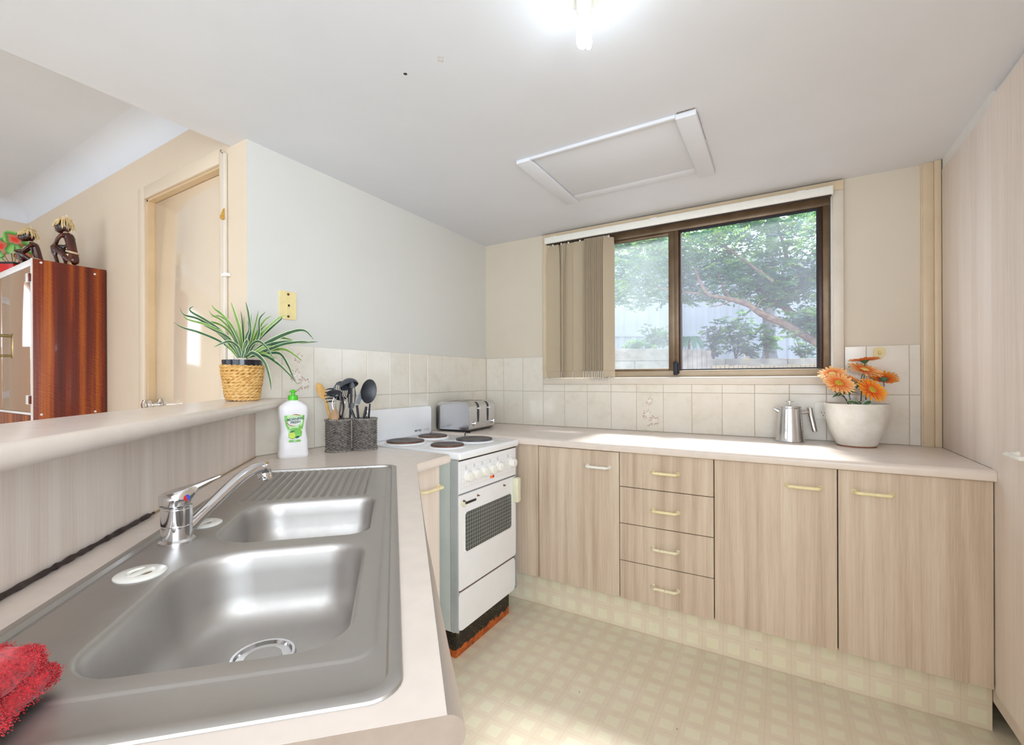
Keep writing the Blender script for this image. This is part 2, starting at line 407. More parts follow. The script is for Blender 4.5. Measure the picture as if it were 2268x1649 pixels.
# wall tiles: each tile a part of its wall
TW, TG = 0.150, 0.0025
_tm = {}
def tile_mesh(w, h):
    k = (round(w, 4), round(h, 4))
    if k not in _tm:
        bm = NB(); box(bm, (0, -0.006, 0), (w, 0, h), 0.0012, 1)
        for f in list(bm.faces):
            if all(abs(v.co.y) < 1e-6 for v in f.verts): bm.faces.remove(f)
        me = bpy.data.meshes.new('tile'); bm.to_mesh(me); bm.free(); me.materials.append(MT['tile']); _tm[k] = me
    return _tm[k]
def tile(parent, M, w, h):
    o = bpy.data.objects.new('tile', tile_mesh(w, h)); COL.objects.link(o); o.parent = parent
    J = Matrix.Rotation(math.radians(random.uniform(-.12, .12)), 4, 'X') @ Matrix.Rotation(math.radians(random.uniform(-.12, .12)), 4, 'Z')
    o.matrix_local = M @ Matrix.Translation((0, random.uniform(-0.0004, 0.0), 0)) @ J; return o
ZM, ZT = 1.110, 1.333
rows = [(B + 0.001, ZM), (ZM, ZT)]
tiles = {}
edges = [0.0065, 0.147] + [0.147 + TW * k for k in range(1, 15)] + [2.285]
for i in range(len(edges) - 1):
    for j, (z0, z1) in enumerate(rows):
        x0, x1 = edges[i], edges[i + 1]
        if j == 1 and x0 < 2.016 and x1 > 0.47:
            if x0 > 1.9: x0 = 2.016; z0b = z0
            else: z1 = 1.156
        if j == 1 and edges[i] > 1.85 and edges[i] < 1.96:      # tile notched by the window trim
            tiles['b', i, 'n'] = tile(wb, Matrix.Translation((edges[i] + TG / 2, 0, ZM + TG / 2)), 2.016 - edges[i] - TG, 1.156 - ZM - TG)
        tiles['b', i, j] = tile(wb, Matrix.Translation((x0 + TG / 2, 0, z0 + TG / 2)), x1 - x0 - TG, z1 - z0 - TG)
bm = NB(); box(bm, (0, -0.004, B), (2.288, 0.0, ZT - .001))
for v in bm.verts: pass
g = None
bm.free(); bm = NB(); box(bm, (0, -0.0045, B), (2.288, 0, 1.155)); box(bm, (0, -0.0045, 1.155), (0.453, 0, ZT)); box(bm, (2.017, -0.0045, 1.155), (2.288, 0, ZT)); struct('grout', bm, 'grout', wb)
RL = Matrix.Rotation(pi / 2, 4, 'Z')          # left wall: local x -> +Y, face -> +X
edl = [-1.663, -1.523] + [-1.373 + TW * k for k in range(9)] + [-0.0065]
for i in range(len(edl) - 1):
    for j, (z0, z1) in enumerate(rows):
        tiles['l', i, j] = tile(wl, Matrix.Translation((0, edl[i] + TG / 2, z0 + TG / 2)) @ RL, edl[i + 1] - edl[i] - TG, z1 - z0 - TG)
bm = NB(); box(bm, (0, -1.662, B), (0.0045, 0, ZT - .001)); struct('grout', bm, 'grout', wl)
for j, (z0, z1) in enumerate(rows): tiles['e', 0, j] = tile(wliv, Matrix.Translation((-0.13, -1.6637, z0 + TG / 2)), 0.13, z1 - z0 - TG)
# printed posies on three tiles
MT['pr_pink'] = plain('print_pink', (200, 152, 138), 0.2); MT['pr_pale'] = plain('print_pale', (238, 230, 222), 0.2); MT['pr_grey'] = plain('print_grey', (172, 150, 138), 0.2)
def posy(parent, w, h, full=True):
    def leafp(bm, x, z, a, L, wd, mi):
        pts = [(0, 0), (L * .35, wd), (L * .75, wd * .6), (L, 0), (L * .75, -wd * .6), (L * .35, -wd)]
        vs = [bm.verts.new((x + px * cos(a) - pz * sin(a), -0.00625 - 0.00004 * mi, z + px * sin(a) + pz * cos(a))) for px, pz in pts]
        bm.faces.new(vs).material_index = mi
    bm = NB(); R = random.Random(3)
    for (cx, cz, s) in ((0.50, 0.78, .6), (0.45, 0.42, 1.0), (0.68, 0.27, .9)):
        X, Z = cx * w, cz * h
        for q in range(26 if s > .7 else 15):
            a = R.uniform(0, 2 * pi); d = R.uniform(.012, .026) * s; leafp(bm, X + d * cos(a), Z + d * sin(a), a + R.uniform(-.5, .5), R.uniform(.007, .014), R.uniform(.001, .0022), R.choice((0, 2)))
        for q in range(5):
            a = q * 2 * pi / 5 + cx; leafp(bm, X, Z, a, .016 * s, .0062 * s, 1)
        for q in range(5):
            a = q * 2 * pi / 5 + cx; leafp(bm, X, Z, a + .1, .010 * s, .0012 * s, 0)
    for q in range(9): leafp(bm, w * (.62 - .02 * q), h * (.2 - .008 * q), -2.6 + R.uniform(-.7, .7), .012, .0013, R.choice((0, 2)))
    return obj('flower_print', bm, ['pr_pink', 'pr_pale', 'pr_grey'], parent, smooth=False)
posy(tiles['b', 7, 0], .1475, .22); posy(tiles['l', 1, 1], .1475, .22); posy(tiles['e', 0, 1], .13, .22)

# ------------------------------------------------------------------ kitchen window
win = bpy.data.objects.new('window_1', None); COL.objects.link(win); win['kind'] = 'structure'
MT['bronze'] = plain('bronze_aluminium', (112, 92, 70), 0.35, 0.5, var=10, scale=12); MT['bronze_dark'] = plain('dark_bronze', (62, 38, 28), 0.35, 0.3, var=8, scale=10)
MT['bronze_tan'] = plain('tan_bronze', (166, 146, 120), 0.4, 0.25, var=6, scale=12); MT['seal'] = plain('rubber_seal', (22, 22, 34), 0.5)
A = 0.0215
for nm, lo, hi in (('trim_board', (0.454, -A, 2.066), (2.014, 0, 2.112)), ('trim_board', (0.454, -A, 1.155), (2.014, 0, 1.1945)),
                   ('trim_board', (0.454, -A + .0004, 1.1945), (0.497, 0, 2.066)), ('trim_board', (1.972, -A + .0004, 1.1945), (2.014, 0, 2.066))):
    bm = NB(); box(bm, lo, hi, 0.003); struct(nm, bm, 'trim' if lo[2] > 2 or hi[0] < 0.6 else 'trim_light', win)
bm = NB()
for lo, hi in (((WX0 - .004, -.004, WZ0 - .004), (WX0 + .004, .1, WZ1)), ((WX1 - .004, -.004, WZ0), (WX1 + .004, .1, WZ1)), ((WX0, -.004, WZ0 - .004), (WX1, .1, WZ0 + .003)), ((WX0, -.004, WZ1 - .003), (WX1, .1, WZ1 + .004))): box(bm, lo, hi)
struct('reveal', bm, 'white', win)
F0, F1 = 0.045, 0.098
def fr(nm, lo, hi, mat, bev=0.002, par=win): bm = NB(); box(bm, lo, hi, bev); return struct(nm, bm, mat, par)
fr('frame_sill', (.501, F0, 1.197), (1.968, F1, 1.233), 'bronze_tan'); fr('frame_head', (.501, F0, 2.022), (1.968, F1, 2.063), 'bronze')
fr('frame_jamb', (.501, F0, 1.233), (.535, F1, 2.022), 'bronze'); fr('frame_jamb', (1.938, F0, 1.233), (1.968, F1, 2.022), 'bronze'); fr('frame_jamb', (1.921, F0 + .004, 1.233), (1.938, F1, 2.022), 'bronze_dark')
fr('mullion', (1.250, F0 - .002, 1.233), (1.272, F1, 2.022), 'bronze'); fr('mullion', (1.272, F0 + .004, 1.233), (1.283, F1, 2.022), 'bronze_dark')
sash = fr('sliding_sash', (1.216, F0 + .004, 1.2335), (1.2495, F1 - .02, 2.0215), 'bronze')
fr('sash_rail', (.535, F0 + .006, 1.2335), (1.216, F1 - .02, 1.246), 'bronze', par=sash); fr('sash_rail', (.535, F0 + .006, 2.006), (1.216, F1 - .02, 2.0215), 'bronze', par=sash)
bm = NB(); box(bm, (1.284, F0 + .012, 1.2335), (1.9205, F0 + .02, 1.2405)); box(bm, (1.284, F0 + .012, 2.010), (1.9205, F0 + .02, 2.0215)); box(bm, (1.9125, F0 + .012, 1.2405), (1.9205, F0 + .02, 2.01)); struct('seal', bm, 'seal', win)
bm = NB(); box(bm, (.536, .062, 1.240), (1.217, .066, 2.012)); struct('pane', bm, 'glass_dirty', sash)
bm = NB(); box(bm, (1.283, .068, 1.236), (1.9205, .072, 2.018)); struct('pane', bm, 'glass_clear', win)
bm = NB(); box(bm, (1.244, F0 - .016, 1.208), (1.266, F0 + .001, 1.283), .003); la = struct('latch', bm, 'seal', win); bm = NB(); box(bm, (1.266, F0 - .008, 1.215), (1.275, F0 + .001, 1.275), .002); struct('latch_keeper', bm, 'seal', win)

# ------------------------------------------------------------------ living room door
dr = bpy.data.objects.new('door_1', None); COL.objects.link(dr); dr['kind'] = 'structure'; YL = -1.663
bm = NB(); box(bm, (DX0 + .016, YL + .032, 0.005), (DX1 - .008, YL + .067, 2.052), .002); struct('door_leaf', bm, 'door', dr)
MT['jamb'] = plain('jamb_tan', (206, 178, 140), 0.4, var=6)
bm = NB(); box(bm, (DX0 - .002, YL + .002, 0), (DX0 + .012, YL + .099, DZ)); box(bm, (DX1 - .006, YL + .002, 0), (DX1 + .001, YL + .099, DZ)); box(bm, (DX0, YL + .002, 2.054), (DX1, YL + .099, DZ + .001)); struct('door_jamb', bm, 'jamb', dr)
for lo, hi in (((-.930, YL - .012, 0), (DX0, YL + .001, 2.122)), ((DX1, YL - .012, 0), (-.155, YL + .001, 2.114)), ((DX0, YL - .012, DZ), (DX1, YL + .001, 2.122))):
    bm = NB(); box(bm, lo, hi, .003); struct('architrave', bm, 'wall_living', dr)
bm = NB(); Mk = look_M((-.81, YL + .031, 1.070), (0, -1, 0)); lathe(bm, [(.030, 0), (.030, .004), (.012, .010), (.011, .03), (.024, .04), (.029, .052), (.026, .066), (.012, .072), (0, .0725)], 24, Mk); struct('door_knob', bm, 'chrome', dr)
# cable duct and clips up the corner
t = thing('cable_duct', 'slim cream cable duct running up beside the living room door frame', 'duct')
bm = NB(); box(bm, (-.155, YL - .0135, 0.9), (-.135, YL - .0009, 2.095), .003); obj('duct_body', bm, 'trim_light', t)
bm = NB(); tube(bm, cat_rom([(-.16, YL - .012, 2.112), (-.154, YL - .018, 2.102), (-.145, YL - .014, 2.094)], 5), .0012, 6); obj('wire', bm, 'black', t)
bm = NB(); box(bm, (-.147, YL - .022, 1.600), (-.112, YL - .0009, 1.612), .002); tag(obj('cable_clip', bm, 'white_plastic'), 'small white plastic clip across the cable duct, halfway up', 'clip')
bm = NB(); prism(bm, [(-.163, 0), (-.133, .026), (-.133, -.016)], .004, frame((0, YL - .0135, 1.845), (1, 0, 0), (0, 0, 1), (0, -1, 0))); lathe(bm, [(.007, 0), (.008, .006), (.004, .012)], 12, look_M((-.135, YL - .017, 1.832), (0, -1, 0)))
MT['mustard'] = plain('mustard_plastic', (186, 140, 50), 0.5, var=14, scale=60); tag(obj('stick_on_hook', bm, 'mustard'), 'small brown triangular stick-on hook high beside the door frame', 'hook')

# ================================================================== CABINETS AND BENCHES
def handle(parent, a, b, out, mat='cream_plastic', r=.0062, st=.03, label=None):
    """D handle between points a and b, standing st off along out"""
    a, b, out = Vector(a), Vector(b), Vector(out); d = (b - a).normalized()
    bm = NB(); c = st * .62
    pts = [a, a + out * c * .8, a + out * (st * .9) + d * .006, a + out * st + d * .016, b + out * st - d * .016, b + out * (st * .9) - d * .006, b + out * c * .8, b]
    P = cat_rom(pts, 5); n = len(P)
    tube(bm, P, [r * (1.15 if i < 3 or i > n - 4 else 1.0) for i in range(n)], 10)
    for q in (a, b): lathe(bm, [(r * 1.5, 0), (r * 1.45, .004), (r * 1.1, .006)], 12, look_M(q, out))
    return obj('handle', bm, mat, parent)
def chipped():
    m, t, b = base('chipped_cream_paint', (230, 218, 184), 0.35)
    f = noise(t, coords(t), 130, 3, .7); t.link(ramp(t, f, [(0.60, (232, 222, 190)), (0.64, (130, 132, 128))]), b.inputs['Base Color']); return m
MT['chipped'] = chipped()
YD = -0.578                                     # door face of the run under the window
ZB0, ZB1 = 0.177, 0.848
def door_panel(nm, parent, x0, x1, z0, z1, y=YD):
    bm = NB(); box(bm, (x0 + .0015, y, z0), (x1 - .0015, y + .016, z1), .0012, 1); return obj(nm, bm, 'oak', parent)
def base_unit(label, x0, x1, name='base_cabinet', cat='cabinet', group=None):
    t = thing(name, label, cat, group=group)
    bm = NB(); box(bm, (x0, YD + .0165, .180), (x1, -.012, .8505)); obj('carcass', bm, 'dark_gap', t)
    bm = NB(); box(bm, (x0 - .0005 if x0 > .6 else .03, -.500, .0005), (x1 if x1 < 2.3 else 2.364, -.484, .1795)); obj('kickboard', bm, 'vinyl_kick', t)
    return t
t = base_unit('narrow plain limed oak filler panel beside the stove, without a handle', .56, .702, 'filler_cabinet'); door_panel('panel', t, .56, .702, ZB0, ZB1 + .003)
t = base_unit('limed oak floor cupboard with a white handle, next to the narrow filler panel', .7025, 1.121)
d = door_panel('door', t, .7025, 1.121, ZB0, ZB1 - .002); lab(handle(d, (.966, YD, .772), (1.073, YD, .772), (0, -1, 0), 'white_plastic'), 'white handle')
t = base_unit('limed oak unit of four drawers below the window', 1.1215, 1.521, 'drawer_unit', 'drawers')
for i, (z0, z1, mt) in enumerate(((.692, .848, 'cream_plastic'), (.5235, .689, 'cream_plastic'), (.353, .5205, 'chipped'), (.177, .350, 'chipped'))):
    d = door_panel('drawer', t, 1.1215, 1.521, z0, z1)
    h = handle(d, (1.273, YD, (.772, .6045, .436, .266)[i]), (1.378, YD, (.772, .6045, .436, .266)[i]), (0, -1, 0), mt)
    if mt == 'chipped': lab(h, 'cream handle with chipped paint')
t = base_unit('limed oak floor cupboard with a cream handle, between the drawers and the corner cupboard', 1.5215, 1.9385)
d = door_panel('door', t, 1.5215, 1.9385, ZB0, ZB1); handle(d, (1.780, YD, .774), (1.886, YD, .774), (0, -1, 0))
t = base_unit('limed oak floor cupboard with a cream handle, against the tall pantry', 1.939, 2.348)
d = door_panel('door', t, 1.939, 2.348, ZB0, ZB1); handle(d, (1.988, YD, .774), (2.093, YD, .774), (0, -1, 0))

def bev_edges(bm, test, off, seg=6):
    es = [e for e in bm.edges if test(e.verts[0].co, e.verts[1].co)]
    bmesh.ops.bevel(bm, geom=es, offset=off, segments=seg, affect='EDGES', profile=0.5)
# bench under the window
bm = NB(); box(bm, (.001, -.600, B - .036), (2.349, -.0075, B)); bev_edges(bm, lambda a, b: a.y < -.59 and b.y < -.59 and abs(a.z - b.z) < 1e-5 and a.z > B - .01, .0155); bev_edges(bm, lambda a, b: a.y < -.59 and b.y < -.59 and a.z < B - .03 and b.z < B - .03, .006, 3)
tag(obj('benchtop', bm, 'bench'), 'long pale laminate benchtop running under the window to the pantry', 'benchtop')
# diagonal bench with the sink
s2 = sqrt(.5)
def EN(e, n, z=0): return Vector(((e - n) * s2, (-e - n) * s2, z))
NF, NU, E1 = .567, 1.150, 2.715                 # front edge, upstand, free end
poly = [(0.0075, -1.212), (.635, -1.212), (.635, -(NF / s2) + -.635 + 2 * 0), ]
poly[2] = (.635, -(sqrt(2) * NF + .635))
pe = EN(E1, NF); pu = EN(E1, NU); poly += [(pe.x, pe.y), (pu.x, pu.y), (0.0075, -(sqrt(2) * NU) - .0075)]
bm = NB(); prism(bm, poly, .036, Matrix.Translation((0, 0, B - .036)))
def on_front(a, b):
    f1 = lambda p: abs(p.x - .635) < 1e-4 and p.y > poly[2][1] - 1e-4
    f2 = lambda p: abs((-p.x - p.y) * s2 - NF) < 1e-4
    return abs(a.z - b.z) < 1e-5 and (f1(a) and f1(b) or f2(a) and f2(b))
bev_edges(bm, on_front, .0165, 7)
sinkbench = tag(obj('benchtop', bm, ['bench', 'bench_end']), 'pale laminate corner benchtop with the steel sink set in it', 'benchtop')
for p in sinkbench.data.polygons:
    c = p.center
    if (c.x - c.y) * s2 > E1 - 1e-3: p.material_index = 1
# opening for the sink bowls: cut with a boolean-free trick - the sink sits in a real hole
def hole_cut(o, rects):
    bm = NB(); bm.from_mesh(o.data); bm.free()
RZ = -pi / 4                                    # local x along the bench, local y = -n
t = thing('peninsula_cabinet', 'limed oak sink cabinet standing under the diagonal benchtop', 'cabinet', rz=RZ)
def pbox(nm, par, e0, e1, n0, n1, z0, z1, mat, bev=0.0): bm = NB(); box(bm, (e0, -n1, z0), (e1, -n0, z1), bev); return obj(nm, bm, mat, par)
pbox('carcass_side', t, 2.678, 2.694, .61, 1.145, .0, .8505, 'oak', .001); pbox('carcass_side', t, 1.55, 1.566, .625, 1.145, .1, .8505, 'oak')
pbox('carcass_floor', t, 1.566, 2.678, .625, 1.145, .16, .176, 'carcass'); pbox('kickboard', t, 1.53, 2.678, .66, .676, 0.0005, .16, 'vinyl_kick')
for k in range(3):
    e0 = 1.545 + k * .378; d = pbox('door', t, e0 + .002, e0 + .376, .606, .622, .177, .846, 'oak', .0012)
    handle(d, (e0 + .13, -.606, .772), (e0 + .24, -.606, .772), (0, 1, 0))
t = thing('base_cabinet', 'small limed oak cupboard left of the stove, under the sink benchtop', 'cabinet')
bm = NB(); box(bm, (.03, -1.40, .177), (.562, -1.2125, .8505)); obj('carcass', bm, 'carcass', t)
bm = NB(); box(bm, (.5625, -1.428, .177), (.578, -1.213, .846), .0012, 1); d = obj('door', bm, 'oak_pale', t); handle(d, (.578, -1.335, .756), (.578, -1.222, .756), (1, 0, 0))
bm = NB(); box(bm, (.49, -1.46, .0005), (.506, -1.2125, .176)); obj('kickboard', bm, 'vinyl_kick_y', t)

# breakfast bar: low wall, oak panels, bar top
bm = NB(); prism(bm, [EN(1.195, 1.1685)[:2], EN(3.9, 1.1685)[:2], EN(3.9, 1.262)[:2], EN(1.30, 1.262)[:2]], 1.0765); wbar = struct('wall_bar', bm, 'wall_living')
t = thing('breakfast_bar', 'raised breakfast bar behind the sink, pale top on oak panels', 'breakfast bar', rz=RZ)
pbox('panel', t, 1.168, 1.9665, NU + .0008, NU + .0175, B + .0004, 1.0765, 'oak_pale'); pbox('panel', t, 1.968, 3.9, NU + .0008, NU + .0175, B + .0004, 1.0765, 'oak_pale')
e_ = lambda x, y: ((x - y) * s2, (x + y) * s2)  # world -> local (e, y)
loc = [e_(.0075, -1.06 / s2 - .0075), (3.9, -1.06), (3.9, -1.275), e_(-.147, -1.6655), e_(.0075, -1.6655)]
bm = NB(); prism(bm, loc, .034, Matrix.Translation((0, 0, 1.077)))
bev_edges(bm, lambda a, b: abs(a.z - b.z) < 1e-5 and ((abs(a.y + 1.06) < .002 and abs(b.y + 1.06) < .002 and abs(a.x - b.x) > .1) or (abs(a.y + 1.275) < .002 and abs(b.y + 1.275) < .002)), .0160, 7)
obj('bar_top', bm, 'bench', t)
MT['mould'] = plain('perished_sealant', (58, 44, 40), 0.8, var=16, scale=50)
bm = NB(); R = random.Random(5); pts = [(2.95 - i * .012, -NU + .0052, B + .0052) for i in range(84)]
tube(bm, pts, [(.0042 if p[0] > 1.97 else .0020) * R.uniform(.75, 1.3) for p in pts], 6); lab(obj('sealant', bm, 'mould', t), 'blackened sealant along the bench')
bm = NB(); tube(bm, [(1.96, -NU + .002, B + .002), (1.172, -NU + .002, B + .002)], .0016, 6); MT['sealant_tan'] = plain('sealant_tan', (168, 140, 96), .6); obj('sealant', bm, 'sealant_tan', t)

# ------------------------------------------------------------------ sink
sk = thing('sink', 'double bowl stainless steel sink with ribbed drainer set in the diagonal bench', 'sink', (0, 0, B), RZ)
bm = NB()
SX0, SX1, SY0, SY1 = 1.482, 2.686, -1.080, -.620
def ring(r_in, z, rc): return rrect(SX0 + r_in, SY0 + r_in, SX1 - r_in, SY1 - r_in, rc, 8, z)
outer = [ring(0, .0004, .034), ring(.0012, .0028, .034), ring(.004, .0042, .032), ring(.0125, .0045, .029), ring(.0145, .0038, .027), ring(.0168, -.0020, .025), ring(.0180, -.0026, .024)]
V = loft(bm, outer, True, False, False); edge_out = V[-1]
DZ_ = -.0006
def deck(i, z, rc): return rrect(1.5015 + i, -1.0605 + i, 2.612 - i, -.6465 - i, rc, 8, z)
V = loft(bm, [deck(0, -.0026, .030), deck(.0015, -.0022, .029), deck(.0045, -.0009, .027), deck(.006, DZ_, .026)], True, False, False); step_out, edge_in = V[0], V[-1]
def bowl(x0, y0, x1, y1, rc, depth, drain):
    prof = [(0, 0), (.0025, -.0006), (.0052, -.0028), (.0075, -.007), (.009, -.014), (.0115, depth * .32), (.0145, depth * .58), (.0180, depth + .036), (.0225, depth + .024), (.029, depth + .0145), (.040, depth + .0065), (.056, depth + .002), (.075, depth)]
    rings = []
    for d, z in prof:
        rr = [max(.012, q - d * .35) for q in rc]
        if min(x1 - x0, y1 - y0) / 2 - d < max(rr): rr = [min(q, min(x1 - x0, y1 - y0) / 2 - d - .001) for q in rr]
        rings.append(rrect(x0 + d, y0 + d, x1 - d, y1 - d, rr, 8, DZ_ + z))
    V = loft(bm, rings, True, False, False)
    # flat floor out to the drain ring
    n = 40; cx, cy = drain; dr_ = [bm.verts.new((cx + .041 * cos(2 * pi * i / n), cy + .041 * sin(2 * pi * i / n), DZ_ + depth - .001)) for i in range(n)]
    de = [bm.edges.new((dr_[i], dr_[(i + 1) % n])) for i in range(n)]
    ie = [bm.edges.get((V[-1][i], V[-1][(i + 1) % len(V[-1])])) for i in range(len(V[-1]))]
    bmesh.ops.triangle_fill(bm, edges=[e for e in ie if e] + de, use_beauty=True)
    return V[0]
D1 = (2.357, -.823); D2 = (2.045, -.82)
b1 = bowl(1.898, -.968, 2.196, -.668, [.050, .040, .075, .090], -.108, D2)
b2 = bowl(2.232, -.966, 2.584, -.674, [.062, .062, .095, .062], -.122, D1)
# ribbed drainer patch
RX0, RX1, RY0, RY1, NR = 1.514, 1.880, -1.012, -.698, 15
xs = [RX0, RX0 + .004, RX0 + .012] + [RX0 + .012 + (RX1 - RX0 - .024) * i / 20 for i in range(1, 20)] + [RX1 - .012, RX1 - .004, RX1]
ys = []
for k in range(NR):
    y = RY0 + (RY1 - RY0) * k / NR; pt = (RY1 - RY0) / NR
    ys += [(y, 0), (y + pt * .30, 1), (y + pt * .50, 1), (y + pt * .74, -.35)]
ys.append((RY1, 0))
grid = []
for x in xs:
    f = min(1, max(0, min(x - RX0, RX1 - x) / .012)); f = f * f * (3 - 2 * f)
    tilt = -.0035 * (x - RX0) / (RX1 - RX0)
    grid.append([bm.verts.new((x, y, DZ_ + (h * .0058 - .001 + tilt) * f if 0 < i < len(ys) - 1 else DZ_)) for i, (y, h) in enumerate(ys)])
for i in range(len(xs) - 1):
    for j in range(len(ys) - 1): bm.faces.new((grid[i][j], grid[i + 1][j], grid[i + 1][j + 1], grid[i][j + 1]))
per = [grid[i][0] for i in range(len(xs))] + [grid[-1][j] for j in range(1, len(ys))] + [grid[i][-1] for i in range(len(xs) - 2, -1, -1)] + [grid[0][j] for j in range(len(ys) - 2, 0, -1)]
def loop_edges(vs): return [bm.edges.get((vs[i], vs[(i + 1) % len(vs)])) for i in range(len(vs))]
bmesh.ops.triangle_fill(bm, edges=loop_edges(edge_out) + loop_edges(step_out), use_beauty=True)
bmesh.ops.triangle_fill(bm, edges=loop_edges(edge_in) + loop_edges(b1) + loop_edges(b2) + loop_edges(per), use_beauty=True)
obj('sink_sheet', bm, 'steel', sk, angle=28)
for (cx, cy), z in ((D1, -.123), (D2, -.109)):
    bm = NB(); Mx = Matrix.Translation((cx, cy, DZ_ + z))
    lathe(bm, [(.046, .0012), (.0445, .0026), (.041, .002), (.039, -.003), (.030, -.006), (.0, -.0065)], 32, Mx, False); dn = obj('drain', bm, 'chrome', sk)
    bm = NB(); lathe(bm, [(.027, -.005), (.026, .000), (.012, .002), (0, .002)], 24, Mx); obj('strainer', bm, 'steel', dn)
# cut the benchtop under the sink
hole = [EN(SX0 + .0135, -SY1 + .0135), EN(SX1 - .0135, -SY1 + .0135), EN(SX1 - .0135, -SY0 - .0135), EN(SX0 + .0135, -SY0 - .0135)]
bm = NB(); bm.from_mesh(sinkbench.data)
top = [f for f in bm.faces if f.normal.z > .99 and f.calc_area() > .2][0]; bot = [f for f in bm.faces if f.normal.z < -.99 and f.calc_area() > .2][0]
lv = []
for f, z in ((top, B), (bot, B - .036)):
    oe = list(f.edges); bmesh.ops.delete(bm, geom=[f], context='FACES_ONLY')
    hv = [bm.verts.new((h.x, h.y, z)) for h in hole]; he = [bm.edges.new((hv[i], hv[(i + 1) % 4])) for i in range(4)]
    bmesh.ops.triangle_fill(bm, edges=oe + he, use_beauty=True); lv.append(hv)
for i in range(4): bm.faces.new((lv[0][i], lv[0][(i + 1) % 4], lv[1][(i + 1) % 4], lv[1][i]))
bmesh.ops.recalc_face_normals(bm, faces=bm.faces[:]); bm.to_mesh(sinkbench.data); bm.free()
for p in sinkbench.data.polygons: p.use_smooth = True
sinkbench.data.set_sharp_from_angle(angle=math.radians(35))
# mixer tap
tp = thing('mixer_tap', 'chrome single lever mixer tap between the sink bowls', 'tap', (*EN(2.157, 1.018)[:2], B - .0004), RZ)
bm = NB(); lathe(bm, [(.0285, 0), (.0285, .004), (.0265, .006), (.0245, .008), (.0245, .031), (.0234, .0322), (.0245, .0334), (.0245, .0615), (.0236, .0625), (.0245, .0635), (.0245, .066), (.0232, .0668), (.0, .0668)], 36); obj('tap_body', bm, 'chrome', tp)
bm = NB(); HM = Matrix.Rotation(.12, 4, 'Y')
# lever cap: sloped hood drawn out into a thin paddle
rings = []
for (x, w, z0, z1) in ((-.0265, .008, .0695, .088), (-.022, .0165, .0675, .0895), (-.010, .0255, .0665, .0925), (0, .0268, .0665, .095), (.012, .0245, .067, .098), (.021, .0175, .070, .1005), (.0265, .0125, .080, .102), (.033, .0105, .0925, .1045), (.045, .0098, .1020, .1085), (.060, .0105, .1095, .1135), (.068, .0095, .1125, .116), (.071, .005, .1145, .1155)):
    c = [(y * w, z) for y, z in ((-1, (z0 + z1) / 2), (-.97, z0 * .15 + z1 * .85), (-.8, z1), (0, z1), (.8, z1), (.97, z0 * .15 + z1 * .85), (1, (z0 + z1) / 2), (.98, z0 * .9 + z1 * .1), (.8, z0), (-.8, z0), (-.98, z0 * .9 + z1 * .1))]
    rings.append([Vector((-x, y, z)) for y, z in c])
loft(bm, rings); LRZ = Matrix.Rotation(math.radians(-73.5), 4, 'Z'); bmesh.ops.transform(bm, matrix=LRZ, verts=bm.verts[:])
lv_ = obj('lever', bm, 'chrome', tp, angle=40)
for col, sx in (('red', -1), ('blue', 1)):
    MT['dot_' + col] = plain('dot_' + col, (206, 40, 44) if col == 'red' else (44, 84, 190), 0.3, var=2)
ddir = nrm((.56, .83, 0)); dM = look_M(Vector((0.0, 0.0, .083)) + ddir * .0258, ddir, (-1, 0, 0))
for col, a0 in (('red', pi / 2 + .3), ('blue', -pi / 2 + .3)):
    bm = NB(); prism(bm, [(.0058 * cos(a0 + pi * i / 10), .0058 * sin(a0 + pi * i / 10)) for i in range(11)], .0012, dM); lab(obj('marker', bm, 'dot_' + col, lv_), 'half %s marker dot' % col)
bm = NB()
sd = nrm((-.862, .507, 0)); Zv = Vector((0, 0, 1))
path = [sd * .010 + Zv * .012, sd * .05 + Zv * .037, sd * .10 + Zv * .067, sd * .135 + Zv * .087, sd * .165 + Zv * .0985, sd * .188 + Zv * .1015, sd * .203 + Zv * .099]
P = cat_rom(path, 6); tube(bm, P, [.0128] * 4 + [.0118] * (len(P) - 4), 14); obj('spout', bm, 'chrome', tp)
bm = NB(); ax = nrm(sd * .12 - Zv); lathe(bm, [(.012, -.014), (.0145, -.011), (.0148, .004), (.0140, .006), (.0148, .008), (.0145, .022), (.0115, .0225), (.011, .019), (0, .019)], 24, look_M(path[-1] - Zv * .004, ax)); obj('aerator', bm, 'chrome', tp)
# white covers over the spare holes
MT['rust'] = plain('rust_stain', (112, 70, 40), .8, var=16, scale=80)
def cap(e, n, label):
    t = thing('hole_cover', label, 'sink cover', (*EN(e, n)[:2], B - .0007), RZ - .3)
    bm = NB(); n_ = 40; Rr = .0335
    pr = [(Rr, 0), (Rr, .0018), (Rr * .93, .0034), (Rr * .55, .0042)]
    lathe(bm, pr, n_, None, True, False); lathe(bm, [(Rr * .55, .0042), (Rr * .50, .0012), (0, .0010)], n_, None, False, True); obj('cover_disc', bm, 'white_plastic', t)
    bm = NB(); box(bm, (-Rr * .56, -.0065, .0008), (Rr * .56, .0065, .0050), .0018); obj('grip_bar', bm, 'white_plastic', t)
    bm = NB()
    for s in (-1, 1): lathe(bm, [(.007, .0011), (.006, .0016), (0, .0017)], 10, Matrix.Translation((s * .003, s * .0105, 0)) @ Matrix.Diagonal((1.9, .55, 1, 1)))
    obj('stain', bm, 'rust', t)
cap(2.305, 1.007, 'white plastic hole cover nearest the red towel, beside the big sink bowl'); cap(2.052, 1.012, 'white plastic hole cover behind the tap spout, beside the small sink bowl')
